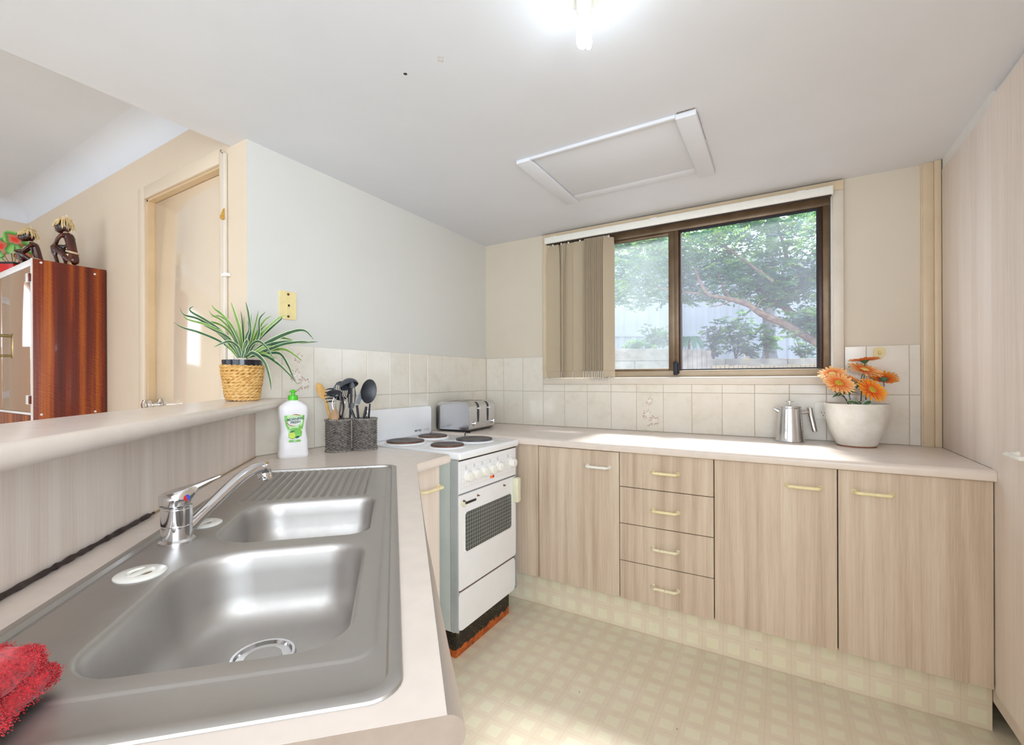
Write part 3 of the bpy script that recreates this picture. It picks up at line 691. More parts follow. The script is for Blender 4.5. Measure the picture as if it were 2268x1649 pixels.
# red towel on the corner of the sink
def towel():
    m, t, b = base('red_terry', (206, 18, 40), 0.9); n = noise(t, coords(t), 260, 3, .7)
    t.link(ramp(t, n, [(0.3, (120, 0, 10)), (0.55, (196, 8, 26)), (0.8, (222, 40, 62))]), b.inputs['Base Color']); b.inputs['Sheen Weight'].default_value = .4; return m
MT['terry'] = towel()
tw = thing('towel', 'folded fluffy red towel on the near corner of the sink', 'towel', (*EN(2.636, .990)[:2], B + .0046), RZ)
R = random.Random(11)
def lump(p, seed):
    from mathutils import noise as nz
    return nz.noise(Vector(p) * 26 + Vector((seed, 0, 0))) * .006 + nz.noise(Vector(p) * 70 + Vector((0, seed, 0))) * .0028
tufts = []
for k, (x0, x1, y0, y1, z0, z1) in enumerate(((-.050, .026, -.132, .044, .0, .022), (-.046, .030, -.132, .038, .020, .050))):
    bm = NB(); box(bm, (x0, y0, z0), (x1, y1, z1), .0125, 4); bmesh.ops.subdivide_edges(bm, edges=bm.edges[:], cuts=3, use_grid_fill=True); bm.normal_update()
    for v in bm.verts:
        v.co += v.normal * lump(v.co, k); v.co.z = max(v.co.z, .0004)
        v.co.z -= max(0, v.co.y - .0) * .25 * (v.co.z / .062)
        v.co.z = max(v.co.z, .0003)
    bm.normal_update()
    for f in bm.faces:
        for _ in range(9 if f.calc_area() < 2e-5 else 26): tufts.append((f.calc_center_median() + Vector((R.gauss(0, .0028), R.gauss(0, .0028), R.gauss(0, .0008))), f.normal.copy()))
    obj('fold', bm, 'terry', tw, angle=80)
bm = NB()
for p, n in tufts:
    if p.z < .002: continue
    d = (n + Vector((R.gauss(0, .5), R.gauss(0, .5), R.gauss(0, .5)))).normalized(); q = d.orthogonal().normalized(); r_ = R.uniform(.0003, .0005); L = R.uniform(.0010, .0022)
    a = bm.verts.new(p + q * r_); b_ = bm.verts.new(p - q * r_ * .5 + d.cross(q) * r_); c = bm.verts.new(p - q * r_ * .5 - d.cross(q) * r_); tt = bm.verts.new(p + d * L)
    for f in ((a, b_, tt), (b_, c, tt), (c, a, tt)): bm.faces.new(f)
obj('pile', bm, 'terry', tw, kind='stuff')

# ------------------------------------------------------------------ stove
st = thing('stove', 'white upright electric stove with four solid hotplates and a rusted plinth', 'stove')
SY = (-1.120, -.622); XF = .600
bm = NB(); box(bm, (.04, SY[0] + .006, .112), (.575, SY[1] - .006, .846)); obj('body', bm, 'stove_side', st)
for y in SY:
    bm = NB(); sgn = 1 if y == SY[0] else -1
    for k in range(6): box(bm, (.562 + k * .0062, y, .118), (.5665 + k * .0062, y + sgn * .008, .845), .0008, 1)
    box(bm, (.560, y + sgn * .0012, .119), (.599, y + sgn * .009, .844)); MT['ribs'] = MT.get('ribs') or plain('grey_rib', (170, 172, 170), .4); obj('side_trim', bm, 'ribs', st)
bm = NB(); box(bm, (.035, SY[0] - .001, .846), (.612, SY[1] + .001, .8785), .007, 3)
hob = obj('hob', bm, 'enamel', st)
bm = NB(); box(bm, (.585, SY[0] + .01, .8385), (.6005, SY[1] - .01, .8465)); obj('hob_gap', bm, 'dark_gap', st)
bm = NB(); lathe(bm, [(.004, 0), (.003, .001)], 10, look_M((.545, SY[0] - .001, .864), (0, -1, 0))); lab(obj('screw', bm, 'rust', hob), 'rusty screw')
bm = NB(); prism(bm, rrect(SY[0] + .02, .878, SY[1] - .002, 1.036, .012), .012, frame((.022, 0, 0), (0, 1, 0), (0, 0, 1), (1, 0, 0))); bmesh.ops.bevel(bm, geom=[e for e in bm.edges if abs(e.verts[0].co.x - .034) < 1e-4 and abs(e.verts[1].co.x - .034) < 1e-4], offset=.004, segments=2, affect='EDGES'); spl = obj('splashback', bm, 'enamel', st)
MT['ink'] = plain('grey_ink', (62, 62, 66), .5, var=2); MT['ink_pale'] = plain('pale_ink', (176, 178, 178), .5, var=2)
TX = frame((.0346, -.735, .905), (0, 1, 0), (0, 0, 1), (1, 0, 0))
text('brand_lettering', 'gorenje', .019, TX, 'ink', spl, bold=.0006); text('brand_lettering', 'pacific', .018, frame((.0346, -.668, .905), (0, 1, 0), (0, 0, 1), (1, 0, 0)), 'ink_pale', spl)
def hotplate_mat():
    m, t, b = base('cast_iron', (78, 72, 72), 0.5, 0.35)
    w = t.add('ShaderNodeTexWave', wave_type='RINGS', rings_direction='Z'); w.inputs['Scale'].default_value = 42; t.link(coords(t), w.inputs['Vector'])
    n = noise(t, coords(t), 22, 4); f = math_(t, 'ADD', math_(t, 'MULTIPLY', w.outputs[1], .12), n)
    t.link(ramp(t, f, [(0.4, (66, 62, 64)), (0.62, (98, 94, 96)), (0.85, (122, 112, 106))]), b.inputs['Base Color']); return m
MT['iron'] = hotplate_mat(); MT['rim_rust'] = plain('rusty_rim', (104, 66, 44), .5, .3, var=20, scale=60)
for (x, y, R_, sp) in ((.190, -1.000, .090, 1), (.170, -.772, .075, 1), (.440, -.772, .090, 0), (.450, -1.000, .075, 1)):
    hp = bpy.data.objects.new('hotplate', None); COL.objects.link(hp); hp.parent = st; hp.location = (x, y, .8785)
    bm = NB(); lathe(bm, [(R_ + .012, -.001), (R_ + .010, .004), (R_ + .003, .006), (R_ - .004, .0062)], 40, None, False, False); obj('collar', bm, 'enamel', hp)
    bm = NB(); lathe(bm, [(R_, .004), (R_ + .0018, .0085), (R_ + .0008, .0125), (R_ - .003, .0135), (R_ - .005, .0128)], 40, None, False, False); obj('rim', bm, 'rim_rust' if sp else 'iron', hp)
    bm = NB(); lathe(bm, [(R_ - .005, .0130), (R_ - .007, .0145), (R_ * .34, .0145), (R_ * .30, .0132), (0, .0132)], 40, None, False, True); pl = obj('iron_plate', bm, 'iron', hp)
    bm = NB(); lathe(bm, [(R_ * .28, .0133), (R_ * .27, .0137), (0, .0137)], 24, None); obj('plate_centre', bm, 'rim_rust' if sp else 'iron', hp)
PF = frame((XF - .001, 0, 0), (0, 1, 0), (0, 0, 1), (1, 0, 0))   # local x=Y, y=Z, z=out
def front(nm, y0, y1, z0, z1, r, d, mat, par=st, off=0.0, x0=XF - .018):
    bm = NB(); prism(bm, rrect(y0, z0, y1, z1, r), d, frame((x0 + off, 0, 0), (0, 1, 0), (0, 0, 1), (1, 0, 0)))
    xm = x0 + off + d
    bmesh.ops.bevel(bm, geom=[e for e in bm.edges if abs(e.verts[0].co.x - xm) < 1e-5 and abs(e.verts[1].co.x - xm) < 1e-5], offset=.0025, segments=2, affect='EDGES'); return obj(nm, bm, mat, par)
cp = front('control_panel', SY[0] + .004, SY[1] - .012, .701, .8385, .003, .018, 'stove_white')
bm = NB(); box(bm, (.570, SY[0] + .01, .12), (.582, SY[1] - .014, .84)); obj('front_gap', bm, 'dark_gap', st)
bm = NB()
for k in range(24): box(bm, (XF, -1.095 + k * .0185, .718), (XF + .0003, -1.0944 + k * .0185, .822))
for k in range(6): box(bm, (XF, -1.10, .722 + k * .019), (XF + .0003, -.655, .7226 + k * .019))
MT['ink_faint'] = plain('faint_ink', (206, 206, 204), .5, var=2); obj('panel_grid', bm, 'ink_faint', cp, kind='stuff')
bm = NB()
for y in (-1.062, -1.0, -.938, -.872, -.806, -.71, -.655):
    for k in range(3): box(bm, (XF + .0003, y - .006, .800 + k * .005 - (.03 if y > -.67 else 0)), (XF + .0006, y + .006, .8025 + k * .005 - (.03 if y > -.67 else 0)))
obj('panel_symbols', bm, 'ink_pale', cp, kind='stuff')
for y in (-1.052, -.990, -.928, -.865, -.799, -.674):
    bm = NB(); lathe(bm, [(.0235, 0), (.0235, .004), (.021, .006), (.0205, .020), (.0185, .0235), (0, .0245)], 28, look_M((XF, y, .768), (1, 0, 0)), True, True); box(bm, (XF + .021, y - .0012, .770), (XF + .0254, y + .0012, .786), .0004, 1); obj('knob', bm, 'white_plastic', cp)
for y, c, nm in ((-.866, (230, 120, 20), 'orange'), (-.847, (206, 44, 24), 'red')):
    MT['lamp_' + nm] = plain('lamp_' + nm, c, .2, var=4); bm = NB(); lathe(bm, [(.0068, 0), (.0066, .003), (.004, .0055), (0, .006)], 14, look_M((XF, y, .7305), (1, 0, 0))); lab(obj('indicator_lamp', bm, 'lamp_' + nm, cp), nm + ' indicator lamp')
od = front('oven_door', SY[0] + .004, SY[1] - .016, .293, .694, .008, .020, 'stove_white')
XD = XF + .002
fr_ = front('window_frame', -1.080, -.678, .439, .624, .014, .0025, 'enamel', od, 0, XD - .0006)
MT['oven_glass'] = base('oven_glass', (70, 76, 72), .12, coat=.3)[0]
front('oven_window', -1.072, -.686, .447, .616, .010, .0012, 'oven_glass', od, 0, XD + .0012)
bm = NB()
for k in range(1, 22): y = -1.072 + .386 * k / 22; box(bm, (XD + .0022, y - .0005, .448), (XD + .0028, y + .0005, .615))
for k in range(1, 10): z = .447 + .169 * k / 10; box(bm, (XD + .0022, -1.071, z - .0005), (XD + .0028, -.687, z + .0005))
obj('glass_grid', bm, 'ink_pale', od, smooth=False)
bm = NB(); box(bm, (XD - .001, -.668, .566), (XD + .030, -.632, .690), .007, 3); MT['aged_cream'] = plain('aged_cream', (226, 224, 198), .35, var=5, scale=30); lab(obj('door_handle', bm, 'aged_cream', od), 'yellowed upright plastic handle')
bm = NB(); prism(bm, rrect(-1.072, .650, -.990, .660, .0048), .003, frame((XD - .0006, 0, 0), (0, 1, 0), (0, 0, 1), (1, 0, 0))); obj('slot', bm, 'black', od)
bm = NB(); lathe(bm, [(.011, 0), (.010, .008), (.007, .014), (0, .015)], 14, look_M((XD, -1.092, .657), (1, 0, 0)) @ Matrix.Diagonal((.8, 1.7, 1, 1))); obj('latch', bm, 'aged_cream', od)
for y, z in ((-.977, .669), (-.753, .669), (-1.082, .668)):
    bm = NB(); lathe(bm, [(.0048, 0), (.0045, .003), (.0028, .005), (.0018, .012), (0, .0125)], 12, look_M((XD, y, z), (1, 0, 0))); obj('screw', bm, 'rim_rust', od)
front('warming_drawer', SY[0] + .004, SY[1] - .024, .122, .284, .02, .020, 'stove_white')
bm = NB(); box(bm, (.574, -1.112, .2845), (.597, -.645, .2925)); obj('drawer_gap', bm, 'rim_rust', st)
def rusty():
    m, t, b = base('rusted_black_plinth', (20, 16, 14), .55)
    tc = t.add('ShaderNodeTexCoord'); sp = t.add('ShaderNodeSeparateXYZ'); t.link(tc.outputs['Object'], sp.inputs[0])
    v = coords(t); n = noise(t, v, 34, 5, .7); n2 = noise(t, v, 150, 3, .7); n3 = noise(t, v, 9, 3)
    h = math_(t, 'ADD', sp.outputs['Z'], math_(t, 'MULTIPLY', math_(t, 'SUBTRACT', n, .5), .055))
    low = math_(t, 'LESS_THAN', h, .032)
    blk = ramp(t, n2, [(0.54, (18, 15, 14)), (0.60, (70, 52, 24)), (0.70, (150, 132, 70))])
    ora = ramp(t, math_(t, 'ADD', math_(t, 'MULTIPLY', n, .5), math_(t, 'MULTIPLY', n2, .5)), [(0.32, (214, 112, 34)), (0.5, (180, 84, 26)), (0.62, (92, 42, 20))])
    t.link(mixc(t, low, blk, ora), b.inputs['Base Color']); bump(t, b, n2, .4, .002); return m
MT['rusty'] = rusty(); bm = NB(); box(bm, (.06, SY[0] + .014, .0006), (.577, -.668, .113)); lab(obj('plinth', bm, 'rusty', st), 'black plinth with rust along the floor')

# ------------------------------------------------------------------ tall pantry on the right
t = thing('pantry', 'tall limed oak pantry cupboard filling the wall right of the window bench', 'pantry')
bm = NB(); box(bm, (2.3505, -.5545, B), (2.366, -.0265, 2.072), .001); obj('side_panel', bm, 'oak_pale', t)
bm = NB(); box(bm, (2.366, -2.5, .10), (2.93, -.03, 2.09)); obj('carcass', bm, 'oak_pale', t)
for k in range(4):
    y1 = -.5565 - k * .46; bm = NB(); box(bm, (2.3495, y1 - .458, .168), (2.3655, y1, 2.094), .0012, 1); d = obj('door', bm, 'oak_pale', t)
    if k % 2 == 0: handle(d, (2.3495, y1 - .198, .962), (2.3495, y1 - .305, .962), (-1, 0, 0), 'white_plastic')
    else: handle(d, (2.3495, y1 - .15, .962), (2.3495, y1 - .257, .962), (-1, 0, 0), 'white_plastic')
bm = NB(); box(bm, (2.43, -2.5, .0005), (2.446, -.5, .168)); obj('kickboard', bm, 'vinyl_kick_y', t)

# ================================================================== CEILING LIGHT, HATCH, WALL FITTINGS
t = thing('ceiling_light', 'bare compact fluorescent bulb in a white batten holder on the kitchen ceiling', 'light', (1.356, -1.606, ZC))
bm = NB(); lathe(bm, [(.046, 0), (.046, -.004), (.040, -.009), (.022, -.012), (.019, -.014)], 32, None, True, True); obj('rose', bm, 'white_plastic', t)
bm = NB(); lathe(bm, [(.0190, -.011), (.0182, -.026), (.0182, -.0478), (.0165, -.0482)], 32, None, True, True); obj('lamp_holder', bm, 'white_plastic', t)
bm = NB(); lathe(bm, [(.0150, -.047), (.0168, -.0535), (.0174, -.056), (.0172, -.066), (.0160, -.068), (0, -.068)], 32); cfl = obj('bulb', bm, 'white_plastic', t)
bm = NB()
for k in range(3):
    a = k * 2 * pi / 3 + .5; c = Vector((cos(a), sin(a), 0)); w = Vector((-sin(a), cos(a), 0)); L = -.120 if k else -.127
    P = [c * .0112 + w * .0066 + Vector((0, 0, -.067)), c * .0112 + w * .0066 + Vector((0, 0, L + .008)), c * .0112 + Vector((0, 0, L)), c * .0112 - w * .0066 + Vector((0, 0, L + .008)), c * .0112 - w * .0066 + Vector((0, 0, -.067))]
    tube(bm, cat_rom(P, 5), .0062, 10)
lab(obj('glowing_tube', bm, 'bulb', cfl), 'glowing white tube')
t = thing('ceiling_hatch', 'white painted manhole hatch with batten frame in the ceiling', 'hatch', (1.155, -.70, ZC))
def hb(nm, lo, hi, bev=.002, mat='ceiling'):
    bm = NB(); box(bm, (lo[0] - 1.155, lo[1] + .70, lo[2]), (hi[0] - 1.155, hi[1] + .70, hi[2]), bev); return obj(nm, bm, mat, t)
hb('batten', (.800, -.966, -.016), (.866, -.430, 0)); hb('batten', (1.446, -.968, -.022), (1.514, -.424, -.002)); hb('batten', (.8665, -.966, -.013), (1.4455, -.950, 0)); hb('batten', (.8665, -.500, -.006), (1.4455, -.440, 0))
hb('panel', (.868, -.949, -.005), (1.444, -.502, 0), .001)
hb('gap', (.868, -.5018, -.0012), (1.444, -.5002, 0), 0, 'dark_gap')
bm = NB(); R = random.Random(2); tube(bm, [(.295 + R.uniform(0, .0015) + (.062 if i > 6 else i * .0095), -.270 + (0 if i < 7 else (i - 6) * .03), -.0012) for i in range(15)], .0022, 5); MT['crack'] = plain('old_putty', (120, 108, 98), .8, var=25, scale=60); obj('crack', bm, 'crack', t)

def rplate(nm, par, w, h, d, r, mat, M, bev=.0015):
    bm = NB(); prism(bm, rrect(-w / 2, -h / 2, w / 2, h / 2, r), d)
    bmesh.ops.bevel(bm, geom=[e for e in bm.edges if e.verts[0].co.z > d - 1e-6 and e.verts[1].co.z > d - 1e-6], offset=bev, segments=2, affect='EDGES')
    bmesh.ops.transform(bm, matrix=M, verts=bm.verts[:]); return obj(nm, bm, mat, par)
# yellowed telephone plate on the left wall
t = thing('phone_plate', 'yellowed telephone socket plate on the pale wall above the potted plant', 'phone socket', (0, -1.496, 1.497), pi / 2)
PFm = frame((0, 0, 0), (1, 0, 0), (0, 0, 1), (0, -1, 0))
MT['old_yellow'] = plain('old_yellow_plastic', (226, 208, 150), .35, var=7, scale=25)
rplate('plate', t, .074, .116, .006, .004, 'old_yellow', PFm @ Matrix.Translation((0, 0, .0002)))
rplate('jack', t, .016, .022, .011, .001, 'old_yellow', PFm); rplate('jack_hole', t, .009, .010, .0114, .0005, 'dark_gap', PFm @ Matrix.Translation((0, -.001, 0)), .0002)
for z in (-.046, .046):
    bm = NB(); lathe(bm, [(.005, .006), (.0048, .009), (0, .0092)], 14, PFm @ Matrix.Translation((0, z, 0))); obj('screw', bm, 'rim_rust', t)
# power point
t = thing('power_outlet', 'white switched power point on the tiles behind the flower pot', 'power outlet', (1.957, -.0065, 1.032))
rplate('plate', t, .115, .076, .008, .003, 'white_plastic', PFm)
for sx in (-1, 1):
    X0 = sx * .024; rplate('socket_face', t, .034, .044, .0090, .006, 'white_plastic', PFm @ Matrix.Translation((X0, -.012, 0)), .0008)
    bm = NB()
    for (dx, dz, a) in ((-.0065, .003, -.5), (.0065, .003, .5), (0, -.011, 0)): box(bm, (-.0011, -.0098, -.004), (.0011, -.0088, .004), 0, 1, Matrix.Translation((X0 + dx, 0, -.012 + dz)) @ Matrix.Rotation(a, 4, 'Y'))
    obj('pin_slots', bm, 'black', t); rplate('switch', t, .019, .014, .0110, .0065, 'white_plastic', PFm @ Matrix.Translation((X0, .020, 0)), .001)
# yellow stick-on hook on the tiles
t = thing('stick_on_hook', 'yellow square stick-on hook on the tiles above the orange flowers', 'hook', (2.143, -.0064, 1.303))
rplate('base_plate', t, .042, .042, .005, .010, 'old_yellow', PFm); bm = NB(); tube(bm, cat_rom([(0, -.005, .004), (0, -.012, -.006), (0, -.020, -.008), (0, -.021, .002)], 5), .0042, 8); obj('hook', bm, 'old_yellow', t)

# ------------------------------------------------------------------ vertical blind, drawn to the left
vb = thing('vertical_blind', 'beige fabric vertical blind drawn back to the left side of the window', 'blind', (0, 0, 0))
bm = NB(); box(bm, (.487, -.064, 2.040), (1.972, -.024, 2.078), .003); hr = obj('headrail', bm, 'white_plastic', vb)
bm = NB(); box(bm, (.495, -.052, 2.036), (1.966, -.036, 2.041)); obj('rail_slot', bm, 'dark_gap', hr)
for x in (.53, 1.14, 1.83): bm = NB(); box(bm, (x, -.060, 2.078), (x + .035, -.0216, 2.082), .001); obj('bracket', bm, 'white_plastic', hr)
def fabric():
    m, t, b = base('blind_fabric', (172, 156, 132), .85); v = coords(t, (900, 900, 900)); n = noise(t, v, 1, 2)
    t.link(ramp(t, n, [(.3, (170, 154, 130)), (.7, (188, 172, 148))]), b.inputs['Base Color']); return m
MT['fabric'] = fabric()
def slat(x, a, w=.089, z0=1.200, z1=2.030, curl=0.0, y=-.036):
    bm = NB(); n = 8; rings = []
    for i in range(13):
        z = z0 + (z1 - z0) * i / 12; pinch = 1.0 - .12 * max(0, (z - (z1 - .06)) / .06) ** 1.5
        row = []
        for k in range(n + 1):
            u = (k / n - .5) * w * pinch; bow = .004 * cos(pi * (k / n - .5)) + curl * max(0, (z - z1 + .25) / .25) ** 2 * (k / n - .5)
            row.append(Vector((x + u * cos(a) - bow * sin(a), y - .001 + u * sin(a) + bow * cos(a), z)))
        rings.append(row)
    rr = [r + [p + Vector((-sin(a), cos(a), 0)) * .0008 for p in reversed(r)] for r in rings]
    loft(bm, rr); s = obj('slat', bm, 'fabric', vb, angle=60)
    d = Vector((cos(a), sin(a), 0)); bm = NB(); box(bm, (-w / 2 + .002, -.0012, z0 - .002), (w / 2 - .002, .0022, z0 + .034), .0008, 1, Matrix.Translation((x, y, 0)) @ Matrix.Rotation(a, 4, 'Z')); obj('weight_pocket', bm, 'fabric', s)
    e = Vector((x, y, 0)) - d * w / 2; bm = NB(); tube(bm, cat_rom([e + Vector((0, 0, z0 + .034)), e - d * .004 + Vector((0, 0, z0 + .028)), e - d * .004 + Vector((0, 0, z0 - .004)), e + d * .006 + Vector((0, 0, z0 - .007))], 4), .0013, 5); obj('chain_clip', bm, 'white_plastic', s)
    bm = NB(); box(bm, (x - .004, y - .004, z1 - .004), (x + .004, y + .004, 2.0405), .001); obj('hanger', bm, 'white_plastic', s)
slat(.535, .15, curl=-.02); slat(.592, -.75, curl=.02); slat(.640, .10); slat(.716, .05)
for k in range(11): slat(.776 + k * .0118, .98 + .05 * sin(k * 2.1), y=-.030)
bm = NB(); pts = []
for k in range(14): x = .50 + k * .031; pts += [(x, -.045, 1.197), (x + .015, -.047, 1.191)]
tube(bm, cat_rom(pts, 3), .0011, 5); obj('bead_chain', bm, 'white_plastic', vb)
bm = NB(); tube(bm, [(.502, -.030, 2.04), (.5005, -.030, 1.6), (.501, -.030, 1.26)], .0035, 6); box(bm, (.4925, -.036, 1.245), (.5025, -.024, 1.33), .002); obj('control_wand', bm, 'white_plastic', vb)
bm = NB(); tube(bm, cat_rom([(.894, -.040, 1.196), (.896, -.036, 1.17), (.895, -.032, 1.125)], 4), .001, 5); obj('loose_chain', bm, 'white_plastic', vb)

# ================================================================== THINGS ON THE BENCHES
# toaster
ta = math.radians(5)
tt = thing('toaster', 'brushed steel four slice toaster in the corner between stove and window bench', 'toaster', (.255, -.56, B), ta)
TD, TWd, TH = .222, .318, .172
prof = []
def arc(cx, cz, r, a0, a1, k=8): return [(cx + r * cos(math.radians(a0 + (a1 - a0) * i / k)), cz + r * sin(math.radians(a0 + (a1 - a0) * i / k))) for i in range(k + 1)]
prof = [(-.006, .012), (0, .018)] + arc(-.034, TH - .034, .034, 0, 90) + arc(-TD + .034, TH - .034, .034, 90, 180) + [(-TD, .018), (-TD + .006, .012)]
bm = NB(); PM = frame((0, .004, 0), (1, 0, 0), (0, 0, 1), (0, 1, 0)); loft(bm, [[PM @ Vector((x, z, d)) for x, z in prof] for d in (0, TWd - .008)]); body = obj('body', bm, 'toaster_steel', tt)
def shrink(p, s): return [((x + TD / 2) * s - TD / 2, (z - .09) * s + .09) for x, z in p]
for y0 in (0.0, TWd - .005):
    bm = NB(); PM2 = frame((0, y0, 0), (1, 0, 0), (0, 0, 1), (0, 1, 0)); loft(bm, [[PM2 @ Vector((x, z, d)) for x, z in (shrink(prof, .99) if q else prof)] for d, q in (((.0, 1), (.0015, 0), (.005, 0)) if y0 == 0 else ((0, 0), (.0035, 0), (.005, 1)))]); obj('side_panel', bm, 'polished', tt)
bm = NB(); box(bm, (-TD + .012, .012, .004), (-.010, TWd - .012, .013), .003)
for x in (-.03, -TD + .03):
    for y in (.03, TWd - .03): lathe(bm, [(.009, 0), (.009, .006)], 12, Matrix.Translation((x, y, 0)))
obj('base', bm, 'black', tt)
for yc in (.105, .222):
    bm = NB(); path = [(.0006, .052), (.0006, .09)] + [(x + .0005, z + .0004) for x, z in arc(-.034, TH - .034, .034, 0, 62, 5)]; w = .0125; rings = []
    for i, (x, z) in enumerate(path):
        ww = w * (.62 if i == 0 else 1.0); nx, nz = (1, 0) if i < 2 else (cos(math.radians((i - 2) * 12.4)), sin(math.radians((i - 2) * 12.4)))
        rings.append([Vector((x - nx * .004, yc - ww, z - nz * .004)), Vector((x + nx * .0003, yc - ww, z + nz * .0003)), Vector((x + nx * .0003, yc + ww, z + nz * .0003)), Vector((x - nx * .004, yc + ww, z - nz * .004))])
    loft(bm, rings); sl = obj('lever_slot', bm, 'black', tt, angle=25)
    bm = NB(); box(bm, (-.004, yc - .0125, .128), (.014, yc + .0125, .136), .0025); obj('lever', bm, 'white_plastic', tt)
for yc in (.052, .278):
    bm = NB(); lathe(bm, [(.0125, 0), (.012, .008), (.009, .013), (0, .014)], 20, look_M((0, yc, .046), (1, 0, 0))); box(bm, (.010, yc - .0015, .036), (.0165, yc + .0015, .056), .0006, 1); obj('dial', bm, 'chrome', tt)
for y0 in (.040, .182):
    bm = NB(); box(bm, (-.002, y0, .0265), (.0012, y0 + .098, .0345), .0008, 1); obj('button_strip', bm, 'polished', tt)
bm = NB(); box(bm, (-.001, .145, .0455), (.0004, .185, .0485)); obj('brand_mark', bm, 'ink_pale', tt)
for x0 in (-.075, -.155):
    for y0 in (.035, .175):
        bm = NB(); box(bm, (x0 - .014, y0, TH - .006), (x0 + .014, y0 + .115, TH + .0004), 0); obj('bread_slot', bm, 'black', tt)
bm = NB(); tube(bm, cat_rom([(-.006, .012, .006), (.010, -.006, .0042), (.018, -.020, .0042), (.008, -.033, .0045), (.002, -.0435, .0015), (.001, -.0472, -.014), (.001, -.0475, -.03)], 5), .0028, 7); obj('cord', bm, 'black', tt)

# coffee plunger
kt = thing('coffee_plunger', 'polished steel coffee plunger standing beside the white flower pot', 'coffee pot', (1.797, -.082, B), 0.2)
bm = NB(); lathe(bm, [(.060, 0), (.0612, .002), (.0605, .005), (.0585, .012), (.055, .05), (.051, .10), (.0475, .150), (.0470, .1585), (.046, .1600)], 40); obj('pot_body', bm, 'polished', kt)
bm = NB(); lathe(bm, [(.0478, .1595), (.0482, .1625), (.047, .1665), (.030, .169), (.006, .1695), (.0035, .172), (.0030, .186)], 36); ld = obj('lid', bm, 'polished', kt)
bm = NB(); lathe(bm, [(.003, .185), (.017, .187), (.0195, .1885), (.017, .190), (0, .1905)], 24); obj('plunger_knob', bm, 'polished', ld)
bm = NB(); tube(bm, [(.046, 0, .134), (.086, 0, .140)], .0062, 12); tube(bm, [(.046, 0, .146), (.05, 0, .146)], .004, 8); tube(bm, cat_rom([(.083, 0, .160), (.088, 0, .125), (.096, 0, .085), (.103, 0, .048)], 5), [.0105] * 15 + [.0098], 14); obj('handle', bm, 'polished', kt)
bm = NB(); tube(bm, cat_rom([(-.043, 0, .140), (-.056, 0, .148), (-.066, 0, .153)], 4), [.011, .0105, .0098, .009, .0082, .0075, .0068, .006, .0055], 12, flat=1.0); obj('spout', bm, 'polished', kt)

# dish washing liquid
bo = thing('dish_soap_bottle', 'white dish soap bottle with bright green cap by the end of the bar', 'bottle', (.135, -1.562, B), math.radians(66))
def sec(hw, hd, z, n=32, p=3.2):
    return [Vector((hw * math.copysign(abs(cos(a)) ** (2 / p), cos(a)), hd * math.copysign(abs(sin(a)) ** (2 / p), sin(a)), z)) for a in [2 * pi * i / n for i in range(n)]]
bm = NB(); loft(bm, [sec(.0515, .027, 0), sec(.0545, .030, .004), sec(.0545, .030, .012), sec(.0525, .029, .030), sec(.0515, .0285, .072), sec(.0495, .0265, .0745), sec(.0455, .0245, .105), sec(.0470, .025, .130), sec(.0520, .0275, .155), sec(.0535, .0285, .178), sec(.0525, .028, .192), sec(.0475, .026, .200), sec(.030, .022, .213), sec(.0185, .0175, .219, p=2.2), sec(.0160, .0160, .222, p=2)])
obj('bottle_body', bm, 'bottle_white', bo, angle=50)
bm = NB(); lathe(bm, [(.0172, .220), (.0174, .238), (.0160, .2395), (.0072, .2405), (.0070, .250), (.0125, .2515), (.0130, .2555), (.009, .2575), (.0062, .259), (.0058, .2625), (0, .263)], 28); obj('push_pull_cap', bm, 'green_cap', bo)
LM = lambda x, z, y=-.0296: frame((x, y, z), (1, 0, 0), (0, 0, 1), (0, -1, 0))
MT['lab_green'] = plain('label_green', (120, 196, 90), .4, var=26, scale=40); MT['lab_pale'] = plain('label_pale_green', (196, 226, 176), .4, var=12, scale=40); MT['lab_dark'] = plain('label_dark_green', (22, 96, 64), .4, var=3)
MT['lab_red'] = plain('label_red', (176, 40, 48), .4, var=3); MT['lime'] = plain('lime_flesh', (206, 226, 84), .4, var=12, scale=90); MT['lime_rind'] = plain('lime_rind', (110, 180, 40), .4, var=12, scale=60)
def body_y(z):                       # the front of the bottle at height z
    zs = [(.0, .030), (.03, .029), (.072, .0285), (.0745, .0265), (.105, .0245), (.13, .025), (.155, .0275), (.178, .0285), (.2, .026)]
    for (a, p), (b, q) in zip(zs, zs[1:]):
        if a <= z <= b: return p + (q - p) * (z - a) / (b - a)
    return .03
def decal(nm, polys, mat, lift, par):
    bm = NB()
    for pl in polys:
        c = Vector((sum(p[0] for p in pl) / len(pl), sum(p[1] for p in pl) / len(pl)))
        def V(x, z):
            f = min(1, abs(x) / .05); return bm.verts.new((x, -(body_y(z) * (1 - f ** 3.2) ** (1 / 3.2) if f < .99 else .3) - lift, z))
        # rings toward the centre so that the sheet follows the curved front
        RR = [[V(c.x + (x - c.x) * s, c.y + (z - c.y) * s) for x, z in pl] for s in (1, .75, .5, .25)]; ce = V(c.x, c.y); n = len(pl)
        for a, b in zip(RR, RR[1:]):
            for i in range(n): bm.faces.new((a[i], a[(i + 1) % n], b[(i + 1) % n], b[i]))
        for i in range(n): bm.faces.new((RR[-1][i], RR[-1][(i + 1) % n], ce))
    return obj(nm, bm, mat, par, smooth=True, angle=80)
def circ(x, z, rx, rz=None, n=20, rot=0): rz = rz or rx; return [(x + rx * cos(a) * cos(rot) - rz * sin(a) * sin(rot), z + rx * cos(a) * sin(rot) + rz * sin(a) * cos(rot)) for a in [2 * pi * i / n for i in range(n)]]
lb = decal('label', [[(-.035, .163), (-.020, .166), (0, .165), (.020, .166), (.037, .163), (.036, .145), (.033, .120), (.029, .105), (.027, .080), (.0, .073), (-.022, .078), (-.022, .100), (-.030, .125), (-.034, .145)]], 'lab_pale', .0006, bo)
